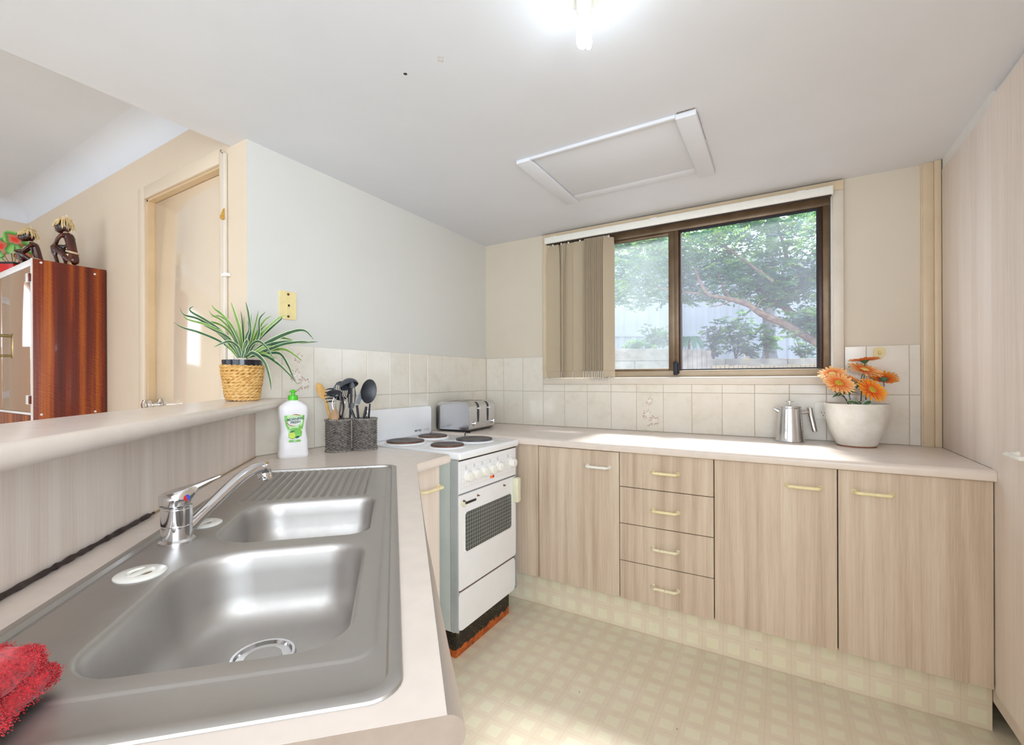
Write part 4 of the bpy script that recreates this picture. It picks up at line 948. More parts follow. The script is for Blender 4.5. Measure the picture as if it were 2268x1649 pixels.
decal('label_leaves', [[(-.035, .163), (-.024, .163), (-.029, .148), (-.025, .128), (-.016, .112), (-.021, .108), (-.030, .126), (-.034, .145)], [(.037, .163), (.029, .163), (.033, .148), (.029, .128), (.023, .112), (.029, .108), (.0335, .126), (.0365, .145)], circ(0, .106, .017, .009), circ(-.004, .098, .012, .012)], 'lab_green', .0009, lb)
decal('label_white', [circ(.002, .140, .027, .015, 28, .12)], 'bottle_white', .0012, lb)
decal('label_lime', [circ(.012, .094, .0155, .0165)], 'lime_rind', .0013, lb); decal('label_lime', [circ(.012, .094, .0125, .0135)], 'lab_green', .0016, lb)
decal('label_lime', [circ(-.007, .086, .0128, .0138)], 'lime_rind', .0017, lb); decal('label_lime', [circ(-.0075, .0865, .0112, .0122)], 'lime', .0020, lb)
decal('label_sprig', [circ(.0105, .079, .008, .0045, 10, .3), circ(-.008, .1005, .008, .003, 8, .2)], 'lab_dark', .0021, lb)
def arcband(cx, cz, R_, a0, a1, w, rz=.55, rot=.12):
    o_ = []; k = 16
    for i in range(k): a = math.radians(a0 + (a1 - a0) * i / k); b = math.radians(a0 + (a1 - a0) * (i + 1) / k); f0 = sin(pi * i / k) + .1; f1 = sin(pi * (i + 1) / k) + .1; o_.append([(cx + R_ * cos(a), cz + rz * R_ * sin(a)), (cx + R_ * cos(b), cz + rz * R_ * sin(b)), (cx + (R_ - w * f1) * cos(b), cz + rz * (R_ - w * f1) * sin(b)), (cx + (R_ - w * f0) * cos(a), cz + rz * (R_ - w * f0) * sin(a))])
    return o_
decal('label_swoosh', arcband(.003, .143, .026, 40, 115, .0028, .95) + arcband(.001, .138, .0275, 165, 285, .0028, .62), 'lab_red', .0017, lb)
decal('lime_banner', [rrect(-.021, .0605, .023, .0690, .004, 4)], 'lab_green', .0008, bo)
SM = Matrix.Rotation(.10, 4, 'Z')
text('brand_lettering', 'MORNING', .0128, LM(.003, .1485, -.0298) @ SM, 'lab_dark', lb, shear=.18, bold=.0003); text('brand_lettering', 'FRESH', .0128, LM(.003, .1365, -.0290) @ SM, 'lab_dark', lb, shear=.18, bold=.0003)
text('flavour_lettering', 'LIME', .0062, LM(.001, .0646, -.0305), 'bottle_white', bo, bold=.0002)
decal('label_drop', [[(.0195, .127), (.0225, .119), (.0255, .1145), (.0235, .109), (.0195, .107), (.0155, .109), (.0135, .1145), (.0165, .119)]], 'lab_green', .0014, lb)

# double wicker utensil holder
wk = thing('utensil_basket', 'dark grey double wicker basket holding the cooking utensils', 'basket', (.195, -1.330, B), YAW)
def wicker():
    m, t, b = base('grey_wicker', (96, 90, 84), .6); n = noise(t, coords(t), 90, 3, .7)
    t.link(ramp(t, n, [(.3, (70, 64, 60)), (.5, (138, 130, 123)), (.75, (184, 176, 167))]), b.inputs['Base Color']); return m
MT['wicker'] = wicker(); MT['wicker_dark'] = plain('dark_wicker', (52, 46, 44), .6, var=12, scale=60)
CB = ((-.049, -.022), (.049, .022)); RB = .0495
for ci, (cx, cy) in enumerate(CB):
    bk = bpy.data.objects.new('basket_tub', None); COL.objects.link(bk); bk.parent = wk; bk.location = (cx, cy, 0)
    bm = NB(); lathe(bm, [(RB - .005, .0015), (RB - .005, .128), (RB - .008, .128), (RB - .008, .004), (0, .004)], 36, None, True, False); obj('lining', bm, 'wicker_dark', bk)
    bm = NB(); ns = 26
    for k in range(23):
        z = .008 + k * .0053; ph = pi * (k % 2); n = 104
        tube(bm, [((RB - .001 + .0027 * sin(ns / 2 * a + ph)) * cos(a), (RB - .001 + .0027 * sin(ns / 2 * a + ph)) * sin(a), z) for a in [2 * pi * i / n for i in range(n)]], .0020, 5, closed=True)
    obj('weave', bm, 'wicker', bk, kind='stuff')
    bm = NB()
    for k in range(ns): a = 2 * pi * k / ns; tube(bm, [((RB - .001) * cos(a), (RB - .001) * sin(a), .004), ((RB - .001) * cos(a), (RB - .001) * sin(a), .130)], .0014, 5)
    obj('stakes', bm, 'wicker_dark', bk, kind='stuff')
    for z in (.004, .1315):
        bm = NB()
        for ph in (0, pi):
            n = 90; tube(bm, [((RB + .001 + .0022 * cos(14 * a + ph)) * cos(a), (RB + .001 + .0022 * cos(14 * a + ph)) * sin(a), z + .0024 * sin(14 * a + ph)) for a in [2 * pi * i / n for i in range(n)]], .0027, 5, closed=True)
        obj('rim_braid', bm, 'wicker', bk)
MT['spoon_wood'] = plain('pale_wood', (206, 160, 92), .55, var=16, scale=22); MT['spoon_wood2'] = plain('worn_wood', (178, 140, 104), .6, var=18, scale=30); MT['nylon'] = plain('black_nylon', (34, 36, 42), .38, var=4, scale=30); MT['nylon_grey'] = plain('grey_nylon', (66, 70, 78), .35, var=5, scale=30)
WK = wk.matrix_world if False else (Matrix.Translation((.195, -1.330, B)) @ Matrix.Rotation(YAW, 4, 'Z'))
UG = 'cooking utensils in the wicker basket'
def utensil(name, label, cat, foot):
    p = WK @ Vector(foot); return thing(name, label, cat, p, YAW, UG)
def stick(t, foot, pts, r, mat='nylon', flat=1.0, nm='handle'):
    f = Vector(foot); bm = NB(); P = cat_rom([Vector(p) - f for p in pts], 6)
    rr = r if isinstance(r, (int, float)) else [r[0] + (r[1] - r[0]) * i / (len(P) - 1) for i in range(len(P))]
    tube(bm, P, rr, 10, flat=flat); return obj(nm, bm, mat, t)
def head(t, foot, c, ax, nrm_, rx, rz, dep, mat, slots=0, nm='head', thick=.0018):
    """a shallow oval bowl: long axis ax, facing nrm_, optionally with slots through it"""
    M = look_M(Vector(c) - Vector(foot), nrm_, Vector(ax).cross(Vector(nrm_))); bm = NB(); n, k = 28, 7
    def P(u, v, s): rr = min(1, u * u + v * v); return M @ Vector((u * rx, v * rz, -dep * (1 - rr) + s))
    for s0 in ((0,) if slots else (0,)):
        if not slots:
            front_ = [[P(j / k * cos(2 * pi * i / n), j / k * sin(2 * pi * i / n), thick) for i in range(n)] for j in range(1, k + 1)]
            back_ = [[P(j / k * cos(2 * pi * i / n), j / k * sin(2 * pi * i / n), 0) for i in range(n)] for j in range(k, 0, -1)]
            loft(bm, front_ + back_, True, True, True)
        else:
            xs_ = []; e = 0.92
            for q in range(slots): c0 = -e * .72 + 1.44 * e * (q + .5) / slots; xs_.append((c0 - .62 / slots * .5 * e * 1.5, c0 + .62 / slots * .5 * e * 1.5))
            cuts = [-1.0] + [x for ab in xs_ for x in ab] + [1.0]
            for q in range(len(cuts) - 1):
                a, b = cuts[q], cuts[q + 1]; sl = q % 2 == 1; N = 14
                for vv in (((-1, -.55), (.55, 1)) if sl else ((-1, 1),)):
                    ra, rb = [], []
                    for i in range(N + 1):
                        for lst, u in ((ra, a), (rb, b)):
                            h = sqrt(max(0, 1 - u * u)); v = max(-h, min(h, (vv[0] + (vv[1] - vv[0]) * i / N) * (h if not sl else 1))); lst.append((u, v))
                    loft(bm, [[P(u, v, thick) for u, v in ra], [P(u, v, thick) for u, v in rb], [P(u, v, 0) for u, v in rb], [P(u, v, 0) for u, v in ra], [P(u, v, thick) for u, v in ra]], False)
    bmesh.ops.remove_doubles(bm, verts=bm.verts[:], dist=1e-5); return obj(nm, bm, mat, t, angle=50)
f = (-.040, -.03, .010); t = utensil('wooden_spoon', 'long pale wooden spoon leaning out to the left', 'spoon', f)
stick(t, f, [f, (-.078, -.028, .13), (-.100, -.026, .215)], [.0055, .006], 'spoon_wood'); head(t, f, (-.118, -.026, .252), nrm((-.42, 0, .9)), (.15, -1, .1), .0175, .038, .006, 'spoon_wood', thick=.004)
f = (-.045, -.05, .010); t = utensil('wooden_spoon', 'short worn wooden spoon, its bowl just above the basket rim', 'spoon', f)
stick(t, f, [f, (-.048, -.052, .08), (-.050, -.054, .13)], .005, 'spoon_wood2'); head(t, f, (-.050, -.056, .151), nrm((.1, 0, 1)), (.3, -1, .1), .0165, .027, .006, 'spoon_wood2', thick=.003)
f = (-.030, -.036, .010); t = utensil('whisk', 'wire balloon whisk standing in the left basket', 'whisk', f)
stick(t, f, [f, (-.030, -.036, .07), (-.032, -.036, .125)], .006, 'chrome'); top = Vector((-.032, -.036, .125)) - Vector(f)
for k in range(5):
    a = k * pi / 5; bm = NB(); w = Vector((cos(a), sin(a), 0)); tube(bm, cat_rom([top, top + w * .022 + Vector((-.002, 0, .035)), top + w * .033 + Vector((-.003, 0, .075)), top + w * .020 + Vector((-.003, 0, .105)), top + Vector((-.003, 0, .114)), top - w * .020 + Vector((-.003, 0, .105)), top - w * .033 + Vector((-.003, 0, .075)), top - w * .022 + Vector((-.002, 0, .035)), top], 5), .0012, 6); obj('wire', bm, 'chrome', t)
f = (-.055, .0, .010); t = utensil('skimmer', 'round black slotted skimmer at the back of the left basket', 'slotted spoon', f)
stick(t, f, [f, (-.052, .002, .12), (-.048, .004, .205)], [.004, .0045]); head(t, f, (-.045, .006, .252), (.12, 0, 1), (.1, -1, .15), .040, .042, .006, 'nylon', 7)
f = (-.060, -.018, .010); t = utensil('pasta_server', 'black pasta server with long teeth pointing left', 'pasta server', f)
stick(t, f, [f, (-.045, -.022, .10), (-.025, -.026, .170), (-.028, -.032, .215), (-.042, -.040, .240)], [.004, .0055]); head(t, f, (-.056, -.042, .242), nrm((-.9, 0, .15)), (.1, -.55, .8), .024, .032, .008, 'nylon')
bm = NB()
for k in range(5): z = .262 - k * .013; x = -.078 + abs(k - 2) * .004; tube(bm, cat_rom([Vector((x + .012, -.046, z)) - Vector(f), Vector((x - .004, -.054, z)) - Vector(f), Vector((x - .016, -.058, z - .003)) - Vector(f)], 4), [.0032] * 5 + [.002] * 4, 7)
obj('teeth', bm, 'nylon', t)
f = (-.012, -.005, .010); t = utensil('ladle', 'black soup ladle turned face down, highest in the basket', 'ladle', f)
stick(t, f, [f, (-.008, .0, .12), (-.004, .004, .21), (-.004, .006, .268)], [.0045, .005]); bm = NB(); M = look_M(Vector((-.006, -.008, .272)) - Vector(f), (.42, -.25, -.85)); lathe(bm, [(.0385 * cos(a), -.034 * sin(a)) for a in [pi / 2 * i / 8 for i in range(9)]] + [(.0365 * cos(a), -.032 * sin(a)) for a in [pi / 2 * (8 - i) / 8 for i in range(9)]], 28, M, False, False); obj('bowl', bm, 'nylon_grey', t)
f = (.030, .0, .010); t = utensil('slotted_turner', 'narrow black slotted turner in the middle of the basket', 'spatula', f)
stick(t, f, [f, (.018, -.006, .12), (.004, -.012, .172)], [.006, .006], flat=.7); head(t, f, (.006, -.014, .232), nrm((.03, 0, 1)), (.45, -1, .05), .018, .058, .004, 'nylon', 3)
f = (.036, .02, .010); t = utensil('kitchen_knife', 'grey bladed serving slice behind the slotted turner', 'cake slice', f)
stick(t, f, [f, (.025, .018, .12), (.018, .016, .19)], .005); bm = NB(); prism(bm, [(-.010, 0), (.008, 0), (.011, .05), (.008, .085), (.002, .092), (-.006, .07)], .0014, frame(Vector((.022, .014, .195)) - Vector(f), nrm((.9, .3, -.25)), nrm((.28, .1, .95)), nrm((.3, -.95, 0)))); obj('blade', bm, 'nylon_grey', t)
f = (.050, .005, .010); t = utensil('serving_spoon', 'large solid black serving spoon standing upright on the right', 'spoon', f)
stick(t, f, [f, (.052, .0, .12), (.064, -.004, .185)], [.0065, .0055], flat=.8); head(t, f, (.075, -.006, .250), nrm((.10, 0, 1)), (.12, 1, -.1), .0345, .052, .010, 'nylon', thick=.003)
f = (.062, .03, .010); t = utensil('vegetable_peeler', 'small black handled tool beside the serving spoon', 'peeler', f)
stick(t, f, [f, (.064, .025, .11), (.069, .022, .165), (.072, .022, .196)], [.006, .004], flat=.6); bm = NB(); tube(bm, cat_rom([Vector((.060, .012, .13)) - Vector(f), Vector((.062, .010, .155)) - Vector(f), Vector((.066, .012, .168)) - Vector(f)], 4), .0025, 7); obj('steel_shank', bm, 'chrome', t)
f = (.020, .012, .010); t = utensil('spatula', 'plain black spatula handle leaning right in the basket', 'spatula', f)
stick(t, f, [f, (.030, -.004, .10), (.010, -.010, .150), (-.006, -.012, .19)], [.006, .005], flat=.7)

# spider plant in a rope-wrapped pot on the bar
pp = thing('spider_plant', 'variegated spider plant in a straw rope pot on the end of the bar', 'potted plant', (.092, -1.732, 1.1136), YAW)
def rope():
    m, t, b = base('straw_rope', (206, 164, 102), .7); tc = t.add('ShaderNodeTexCoord'); n = noise(t, coords(t, (60, 60, 150)), 1, 4, .7)
    n2 = noise(t, coords(t), 12, 3); f = math_(t, 'ADD', math_(t, 'MULTIPLY', n, .7), math_(t, 'MULTIPLY', n2, .3))
    t.link(ramp(t, f, [(.34, (140, 92, 44)), (.46, (204, 156, 84)), (.6, (220, 182, 122)), (.75, (232, 208, 164))]), b.inputs['Base Color']); bump(t, b, n, .4, .002); return m
MT['rope'] = rope(); R = random.Random(8)
bm = NB(); lathe(bm, [(.049, 0), (.051, .002), (.0645, .118), (.063, .118), (.0, .110)], 36, None, True, False); obj('pot_liner', bm, 'wicker_dark', pp)
NRp = 12
for k in range(NRp):
    z = .0056 + k * .0104; r0 = .0495 + .0160 * (k / (NRp - 1)) ** .8; n = 110; a0 = R.uniform(0, 6.28); tw_ = R.choice((9, 10, 11, 12)); bm = NB()
    for ph in (0, pi):
        tube(bm, [((r0 + .0024 * cos(tw_ * a + ph + a0) + .0006 * sin(3 * a + k)) * cos(a), (r0 + .0024 * cos(tw_ * a + ph + a0) + .0006 * sin(3 * a + k)) * sin(a), z + .0027 * sin(tw_ * a + ph + a0) + .0011 * sin(2 * a + k * 1.7)) for a in [2 * pi * i / n for i in range(n)]], .0048, 6, closed=True)
    obj('rope_coil', bm, 'rope', pp, angle=80)
bm = NB(); lathe(bm, [(.061, .110), (.066, .1215), (.0675, .1225), (.0675, .1265), (.0645, .127), (.0655, .1445), (.0635, .1445), (.062, .128), (0, .127)], 36, None, True, False); obj('inner_pot', bm, plain('dark_glossy_pot', (20, 20, 30), .15, var=3), pp)
bm = NB(); lathe(bm, [(.0615, .129), (.03, .134), (0, .136)], 24, None, False, False); obj('soil', bm, 'soil', pp)
MT['leaf_dark'] = plain('leaf_dark', (48, 82, 58), .4, var=14, scale=30); MT['leaf_mid'] = plain('leaf_mid', (104, 142, 56), .4, var=16, scale=30); MT['leaf_edge'] = plain('leaf_cream', (196, 206, 150), .4, var=8, scale=40)
K = .000236
def LZ(x, z, y): return Vector(((x - 1080) * K - .56 * y, y, (1535 - z) * K))
def spider(pts, w, mid, y0=0, y1=0, fold=.25):
    """a strap leaf along pts (picture-like x, z) going from depth y0 to y1"""
    n = len(pts); P = cat_rom([LZ(x, z, y0 + (y1 - y0) * (i / (n - 1))) for i, (x, z) in enumerate(pts)], 7); N = len(P); bm = NB(); rows_ = []
    for i, p in enumerate(P):
        t_ = (P[min(i + 1, N - 1)] - P[max(i - 1, 0)]).normalized(); u = i / (N - 1)
        side = t_.cross(Vector((.25, 1, .35))).normalized(); nn = side.cross(t_).normalized(); ww = w * (.55 + .45 * min(1, u * 3)) * max(.03, (1 - u) ** .55 if u > .35 else .79) * .5 * 1.25
        rows_.append([bm.verts.new(p + side * ww * q + nn * abs(q) * ww * fold) for q in (-1, -.74, 0, .74, 1)])
    for a, b in zip(rows_, rows_[1:]):
        for k in range(4): bm.faces.new((a[k], a[k + 1], b[k + 1], b[k])).material_index = 1 if k in (0, 3) else 0
    return obj('leaf', bm, [mid, 'leaf_edge'], pp, angle=60)
D_, M_ = 'leaf_dark', 'leaf_mid'
for a in (([(1020, 880), (760, 650), (420, 500), (180, 430), (30, 345)], .012, D_, 0, -.02), ([(1030, 880), (800, 560), (420, 290), (170, 205), (95, 80)], .012, D_, .01, .03), ([(1040, 880), (800, 520), (520, 310), (310, 190), (270, 130), (335, 90)], .013, D_, 0, .0),
          ([(1030, 880), (820, 540), (540, 380), (230, 285), (150, 200)], .011, M_, -.01, .02), ([(1060, 880), (960, 480), (780, 230), (640, 110), (590, 35)], .014, M_, 0, .04), ([(1050, 880), (940, 520), (760, 300), (600, 200), (540, 110)], .011, M_, .02, .05),
          ([(1080, 880), (1040, 480), (960, 200), (905, 30)], .016, M_, 0, .0), ([(1090, 880), (1085, 520), (1070, 280), (1050, 130)], .010, D_, .03, .05), ([(1100, 880), (1190, 520), (1170, 220), (1130, 30)], .016, D_, -.01, -.01), ([(1110, 880), (1200, 450), (1215, 170)], .011, M_, .03, .05),
          ([(1130, 880), (1250, 480), (1330, 140)], .013, M_, .01, .03), ([(1140, 880), (1320, 560), (1340, 300), (1440, 170)], .013, D_, -.01, .01), ([(1150, 880), (1290, 520), (1420, 300), (1550, 210)], .011, M_, .02, .04), ([(1150, 880), (1340, 560), (1600, 300), (1750, 220)], .012, M_, 0, .02),
          ([(1140, 880), (1330, 600), (1500, 440), (1670, 290), (1700, 235)], .011, D_, .02, .03), ([(1160, 880), (1400, 690), (1760, 520), (2010, 480), (2165, 625)], .016, D_, 0, -.03), ([(1160, 880), (1420, 720), (1700, 650), (1980, 660), (2230, 650)], .015, D_, -.01, -.02),
          ([(1170, 880), (1420, 790), (1700, 690), (1960, 660), (2100, 668)], .014, D_, -.02, -.05), ([(1150, 880), (1380, 700), (1600, 580), (1780, 590), (1930, 650)], .011, M_, .02, .02), ([(1170, 880), (1480, 780), (1720, 760), (1900, 860), (1990, 945)], .012, M_, 0, 0),
          ([(1170, 880), (1420, 830), (1640, 830), (1760, 1000), (1830, 1165), (1880, 1250)], .013, D_, -.02, -.04), ([(1160, 880), (1400, 860), (1600, 980), (1760, 1130), (1905, 1300)], .014, D_, -.03, -.06), ([(1140, 880), (1240, 825), (1400, 960), (1480, 1200), (1505, 1380)], .018, D_, -.04, -.075),
          ([(1130, 870), (1220, 700), (1330, 655), (1450, 760), (1520, 880), (1575, 965)], .011, D_, -.04, -.07), ([(1060, 880), (1020, 740), (900, 655), (780, 680), (660, 740)], .013, D_, -.03, -.06), ([(1075, 890), (1110, 740), (1150, 655), (1135, 720), (1090, 800)], .018, D_, -.05, -.085),
          ([(1040, 880), (880, 600), (640, 470), (490, 400)], .013, D_, -.02, -.04), ([(1020, 880), (940, 760), (840, 640), (760, 560), (680, 500)], .012, D_, -.01, -.02), ([(1060, 880), (980, 620), (900, 450), (840, 340)], .014, D_, -.02, -.03),
          ([(1050, 880), (930, 560), (760, 380), (560, 310), (460, 300)], .011, M_, .02, .03), ([(1110, 880), (1130, 600), (1180, 460), (1160, 330)], .012, D_, -.02, -.03), ([(1130, 880), (1270, 560), (1380, 420), (1480, 330)], .010, M_, .03, .06), ([(1100, 880), (1090, 500), (1100, 200)], .011, M_, .04, .07),
          ([(1000, 885), (930, 790), (870, 720), (820, 690)], .012, M_, -.01, -.02), ([(1150, 885), (1300, 800), (1400, 740), (1560, 730)], .011, M_, -.04, -.06), ([(1080, 880), (1000, 560), (860, 320), (700, 200), (560, 210)], .010, M_, .04, .08), ([(1070, 880), (1010, 600), (980, 450)], .013, M_, .02, .02),
          ([(1160, 880), (1360, 820), (1520, 880), (1600, 910)], .009, M_, -.03, -.05)): spider(*a)

# white pot of orange gerberas
fp = thing('gerbera_pot', 'large white ceramic pot of artificial orange gerberas on the window bench', 'flower pot', (2.046, -.131, B), YAW)
bm = NB(); prof = [(.066, 0), (.0745, .0008), (.0775, .006), (.091, .030), (.107, .065), (.1185, .105), (.1255, .150), (.1275, .178), (.1290, .184), (.1280, .1875), (.1245, .1875), (.1225, .183), (.118, .150), (.09, .10), (0, .10)]
lathe(bm, [(r_ * .915, z_) for r_, z_ in prof], 56, None, True, False)
def crackle():
    m, t, b = base('white_glaze', (226, 223, 214), .3); n = noise(t, coords(t), 18, 4); vo = t.add('ShaderNodeTexVoronoi'); vo.feature = 'DISTANCE_TO_EDGE'; vo.inputs['Scale'].default_value = 90; t.link(coords(t), vo.inputs['Vector'])
    c = ramp(t, n, [(.3, (218, 213, 200)), (.7, (232, 230, 224))]); t.link(mixc(t, math_(t, 'MULTIPLY', math_(t, 'LESS_THAN', vo.outputs['Distance'], .015), .25), c, (196, 188, 172)), b.inputs['Base Color']); return m
MT['glaze'] = crackle(); obj('pot', bm, 'glaze', fp)
bm = NB(); lathe(bm, [(.0693, .0006), (.0714, .0042), (.0708, .0058)], 56, None, False, False); obj('bare_foot', bm, 'terracotta', fp)
bm = NB(); lathe(bm, [(.109, .168), (.06, .174), (0, .176)], 36, None, False, False); obj('soil', bm, plain('grey_filler', (120, 108, 100), .9, var=18, scale=70), fp)
def petal_mat(nm, inner, mid, outer):
    m, t, b = base(nm, mid, .5); tc = t.add('ShaderNodeTexCoord'); ln_ = t.add('ShaderNodeVectorMath', operation='LENGTH'); t.link(tc.outputs['Object'], ln_.inputs[0])
    d = math_(t, 'DIVIDE', ln_.outputs['Value'], .064); n = noise(t, coords(t, (1, 1, 1)), 130, 2); d = math_(t, 'ADD', d, math_(t, 'MULTIPLY', math_(t, 'SUBTRACT', n, .5), .14))
    t.link(ramp(t, d, [(.28, inner), (.52, mid), (.95, outer)]), b.inputs['Base Color']); b.inputs['Sheen Weight'].default_value = .1; return m
MT['pet_o'] = petal_mat('petal_orange', (230, 62, 8), (253, 138, 26), (255, 184, 52)); MT['pet_p'] = petal_mat('petal_peach', (242, 120, 80), (253, 166, 84), (255, 212, 146)); MT['disc'] = plain('flower_disc', (196, 168, 40), .8, var=24, scale=160); MT['disc_p'] = plain('pale_flower_disc', (228, 214, 120), .8, var=18, scale=160); MT['fringe'] = plain('flower_fringe', (240, 120, 40), .7, var=18, scale=100)
MT['stem'] = plain('flower_stem', (92, 100, 84), .5, var=8); MT['fl_leaf'] = plain('flower_leaf', (70, 112, 70), .5, var=20, scale=40); MT['fl_leaf_pale'] = plain('flower_leaf_pale', (176, 196, 184), .5, var=10, scale=40)
KF = .000265
def FL(x, z, y=0): return Vector(((x - 700) * KF + .76 * y, y, (1570 - z) * KF))
def gerbera(x, z, y, R_, n, mat, dmat='disc', base_=(760, 900), cup=.12):
    o = bpy.data.objects.new('flower', None); COL.objects.link(o); o.parent = fp; c = FL(x, z, y); M = look_M(c, n); o.matrix_local = M; rr = random.Random(int(x + z)); bm = NB()
    for ring_, (N, L, w, lift) in enumerate(((21, 1.0, .155, 0.0), (19, .88, .14, .05), (16, .55, .12, .08))):
        for k in range(N):
            a = 2 * pi * (k + ring_ * .5) / N + rr.uniform(-.04, .04); LL = R_ * L * rr.uniform(.93, 1.03); ww = w * R_ * .5 * rr.uniform(.9, 1.1) * 1.15; d = Vector((cos(a), sin(a), 0)); s = Vector((-sin(a), cos(a), 0)); cu = cup + rr.uniform(-.06, .06); rowsp = []
            for u, wf in ((.20, .55), (.45, .9), (.72, 1.05), (.92, .8), (1.0, .38)):
                zz = R_ * (lift * .6 + cu * u * u - .10 * max(0, u - .6)); rowsp.append([bm.verts.new(d * LL * u + s * ww * wf * q + Vector((0, 0, zz - .06 * ww * 0 + (abs(q) * ww * .28)))) for q in (-1, 0, 1)])
            for A_, B_ in zip(rowsp, rowsp[1:]):
                for k2 in (0, 1): bm.faces.new((A_[k2], A_[k2 + 1], B_[k2 + 1], B_[k2]))
    pt = obj('petals', bm, mat, o, angle=70); pt['kind'] = 'stuff'
    bm = NB(); lathe(bm, [(R_ * .25, R_ * .02), (R_ * .25, R_ * .10), (R_ * .18, R_ * .155), (R_ * .08, R_ * .15), (0, R_ * .14)], 22, None, True, False); obj('flower_disc', bm, dmat, o)
    bm = NB()
    for k in range(30): a = 2 * pi * k / 30; tube(bm, [Vector((cos(a), sin(a), 0)) * R_ * .24 + Vector((0, 0, R_ * .08)), Vector((cos(a), sin(a), 0)) * R_ * (.33 + .03 * (k % 2)) + Vector((0, 0, R_ * .15))], R_ * .022, 4)
    obj('fringe', bm, 'fringe', o, kind='stuff')
    bm = NB(); lathe(bm, [(R_ * .07, -R_ * .22), (R_ * .20, -R_ * .10), (R_ * .30, R_ * .01)], 14, None, True, False); obj('calyx', bm, 'fl_leaf', o)
    bm = NB(); nn = nrm(n); b = FL(*base_, 0); b.z = .172; p0 = c - nn * R_ * .2; tube(bm, cat_rom([p0, p0 - nn * .02 + Vector((0, 0, -.012)), p0.lerp(b, .6) + (p0 - b) * .04 * Vector((1, 0, 0)).x, b], 7), .0019, 7); obj('stem', bm, 'stem', fp)
gerbera(840, 150, .02, .061, (-.02, .08, 1), 'pet_o', base_=(760, 900)); gerbera(830, 322, -.01, .068, (.05, -.46, .88), 'pet_p', 'disc_p', (770, 900)); gerbera(940, 645, -.065, .064, (.10, -.80, .58), 'pet_o', base_=(820, 900))
gerbera(405, 535, -.045, .064, (-.10, -.72, .66), 'pet_p', base_=(600, 900)); gerbera(1165, 465, .03, .056, (.42, .42, .80), 'pet_o', base_=(860, 900)); gerbera(300, 385, .015, .058, (-.35, -.45, .8), 'pet_p', 'disc_p', (590, 900)); gerbera(560, 470, .01, .045, (.5, .1, .85), 'pet_p', base_=(610, 900))
def fleaf(p0, p1, w, nn, sag=.008):
    bm = NB(); p0, p1 = FL(*p0), FL(*p1); d = p1 - p0; s = d.cross(Vector(nn)).normalized(); N = 11; R_ = []
    for i in range(N):
        u = i / (N - 1); f_ = sin(pi * min(1, u * 1.02 + .02)) ** .7 * (1 + .22 * sin(u * 24)); c = p0 + d * u + Vector(nn) * sag * sin(pi * u)
        R_.append([bm.verts.new(c + s * w * f_ * q + Vector(nn) * abs(q) * w * .18) for q in (-1, -.55, 0, .55, 1)])
    for A_, B_ in zip(R_, R_[1:]):
        for k in range(4): bm.faces.new((A_[k], A_[k + 1], B_[k + 1], B_[k])).material_index = 1 if k in (0, 3) else 0
    obj('leaf', bm, ['fl_leaf', 'fl_leaf_pale'], fp, angle=70)
for a in (((510, 690, -.02), (300, 765, -.04), .011, (0, -.5, .86)), ((510, 690, -.02), (390, 745, -.05), .010, (0, -.6, .8)), ((515, 690, -.02), (720, 695, -.03), .011, (0, -.5, .86)), ((515, 690, -.02), (600, 725, -.05), .009, (0, -.6, .8)), ((510, 690, -.02), (640, 640, .0), .009, (0, -.5, .86)), ((505, 690, -.02), (420, 680, .0), .008, (0, -.5, .86)), ((510, 690, -.02), (545, 590, .0), .008, (0, -.7, .7)),
          ((770, 890, -.06), (530, 825, -.075), .015, (0, -.75, .66)), ((770, 890, -.05), (680, 830, -.03), .012, (0, -.75, .66)), ((790, 890, -.06), (930, 830, -.075), .014, (0, -.75, .66)), ((790, 890, -.06), (890, 885, -.085), .011, (0, -.6, .8)), ((760, 560, -.01), (660, 530, -.02), .010, (0, -.5, .86)), ((760, 560, -.01), (680, 630, -.02), .009, (0, -.5, .86)), ((1000, 500, .0), (910, 450, -.01), .008, (0, -.4, .9)), ((600, 260, .02), (565, 275, .02), .006, (0, -.5, .86)), ((590, 520, -.0), (665, 465, -.01), .008, (.3, -.5, .8))): fleaf(*a)

# ================================================================== LIVING ROOM: DISPLAY CABINET
cb = thing('display_cabinet', 'glossy rosewood display cabinet with mirrored doors against the living room wall', 'cabinet', (-1.345, -1.949, 0))
MT['mirror_bronze'] = steel('bronze_mirror', (206, 176, 162), .06, .02); MT['brass'] = steel('aged_brass', (186, 178, 130), .3, .08); MT['white_edge'] = plain('white_edging', (226, 220, 216), .35)
CD = .282; CW = 1.01
def cbx(nm, lo, hi, mat, bev=.001, par=cb): bm = NB(); box(bm, lo, hi, bev); return obj(nm, bm, mat, par)
sp_ = cbx('side_panel', (-.018, .001, 0.0), (0, CD, 1.783), 'rosewood'); cbx('side_panel', (-CW, .001, 0), (-CW + .018, CD, 1.783), 'rosewood')
cbx('top_panel', (-CW + .018, .003, 1.765), (-.0185, CD, 1.782), 'rosewood'); cbx('back_panel', (-CW + .018, CD - .006, .06), (-.0185, CD - .001, 1.765), 'rosewood')
cbx('edge_strip', (-.018, -.0035, 0), (0, .0008, 1.784), 'white_edge', 0); cbx('front_rail', (-CW, -.0035, 1.748), (-.0182, .0025, 1.781), 'white_edge'); cbx('front_rail', (-CW, -.0035, 1.020), (-.0182, .0025, 1.032), 'white_edge')
cbx('shelf', (-CW + .018, .003, 1.02), (-.0185, CD - .007, 1.034), 'rosewood')
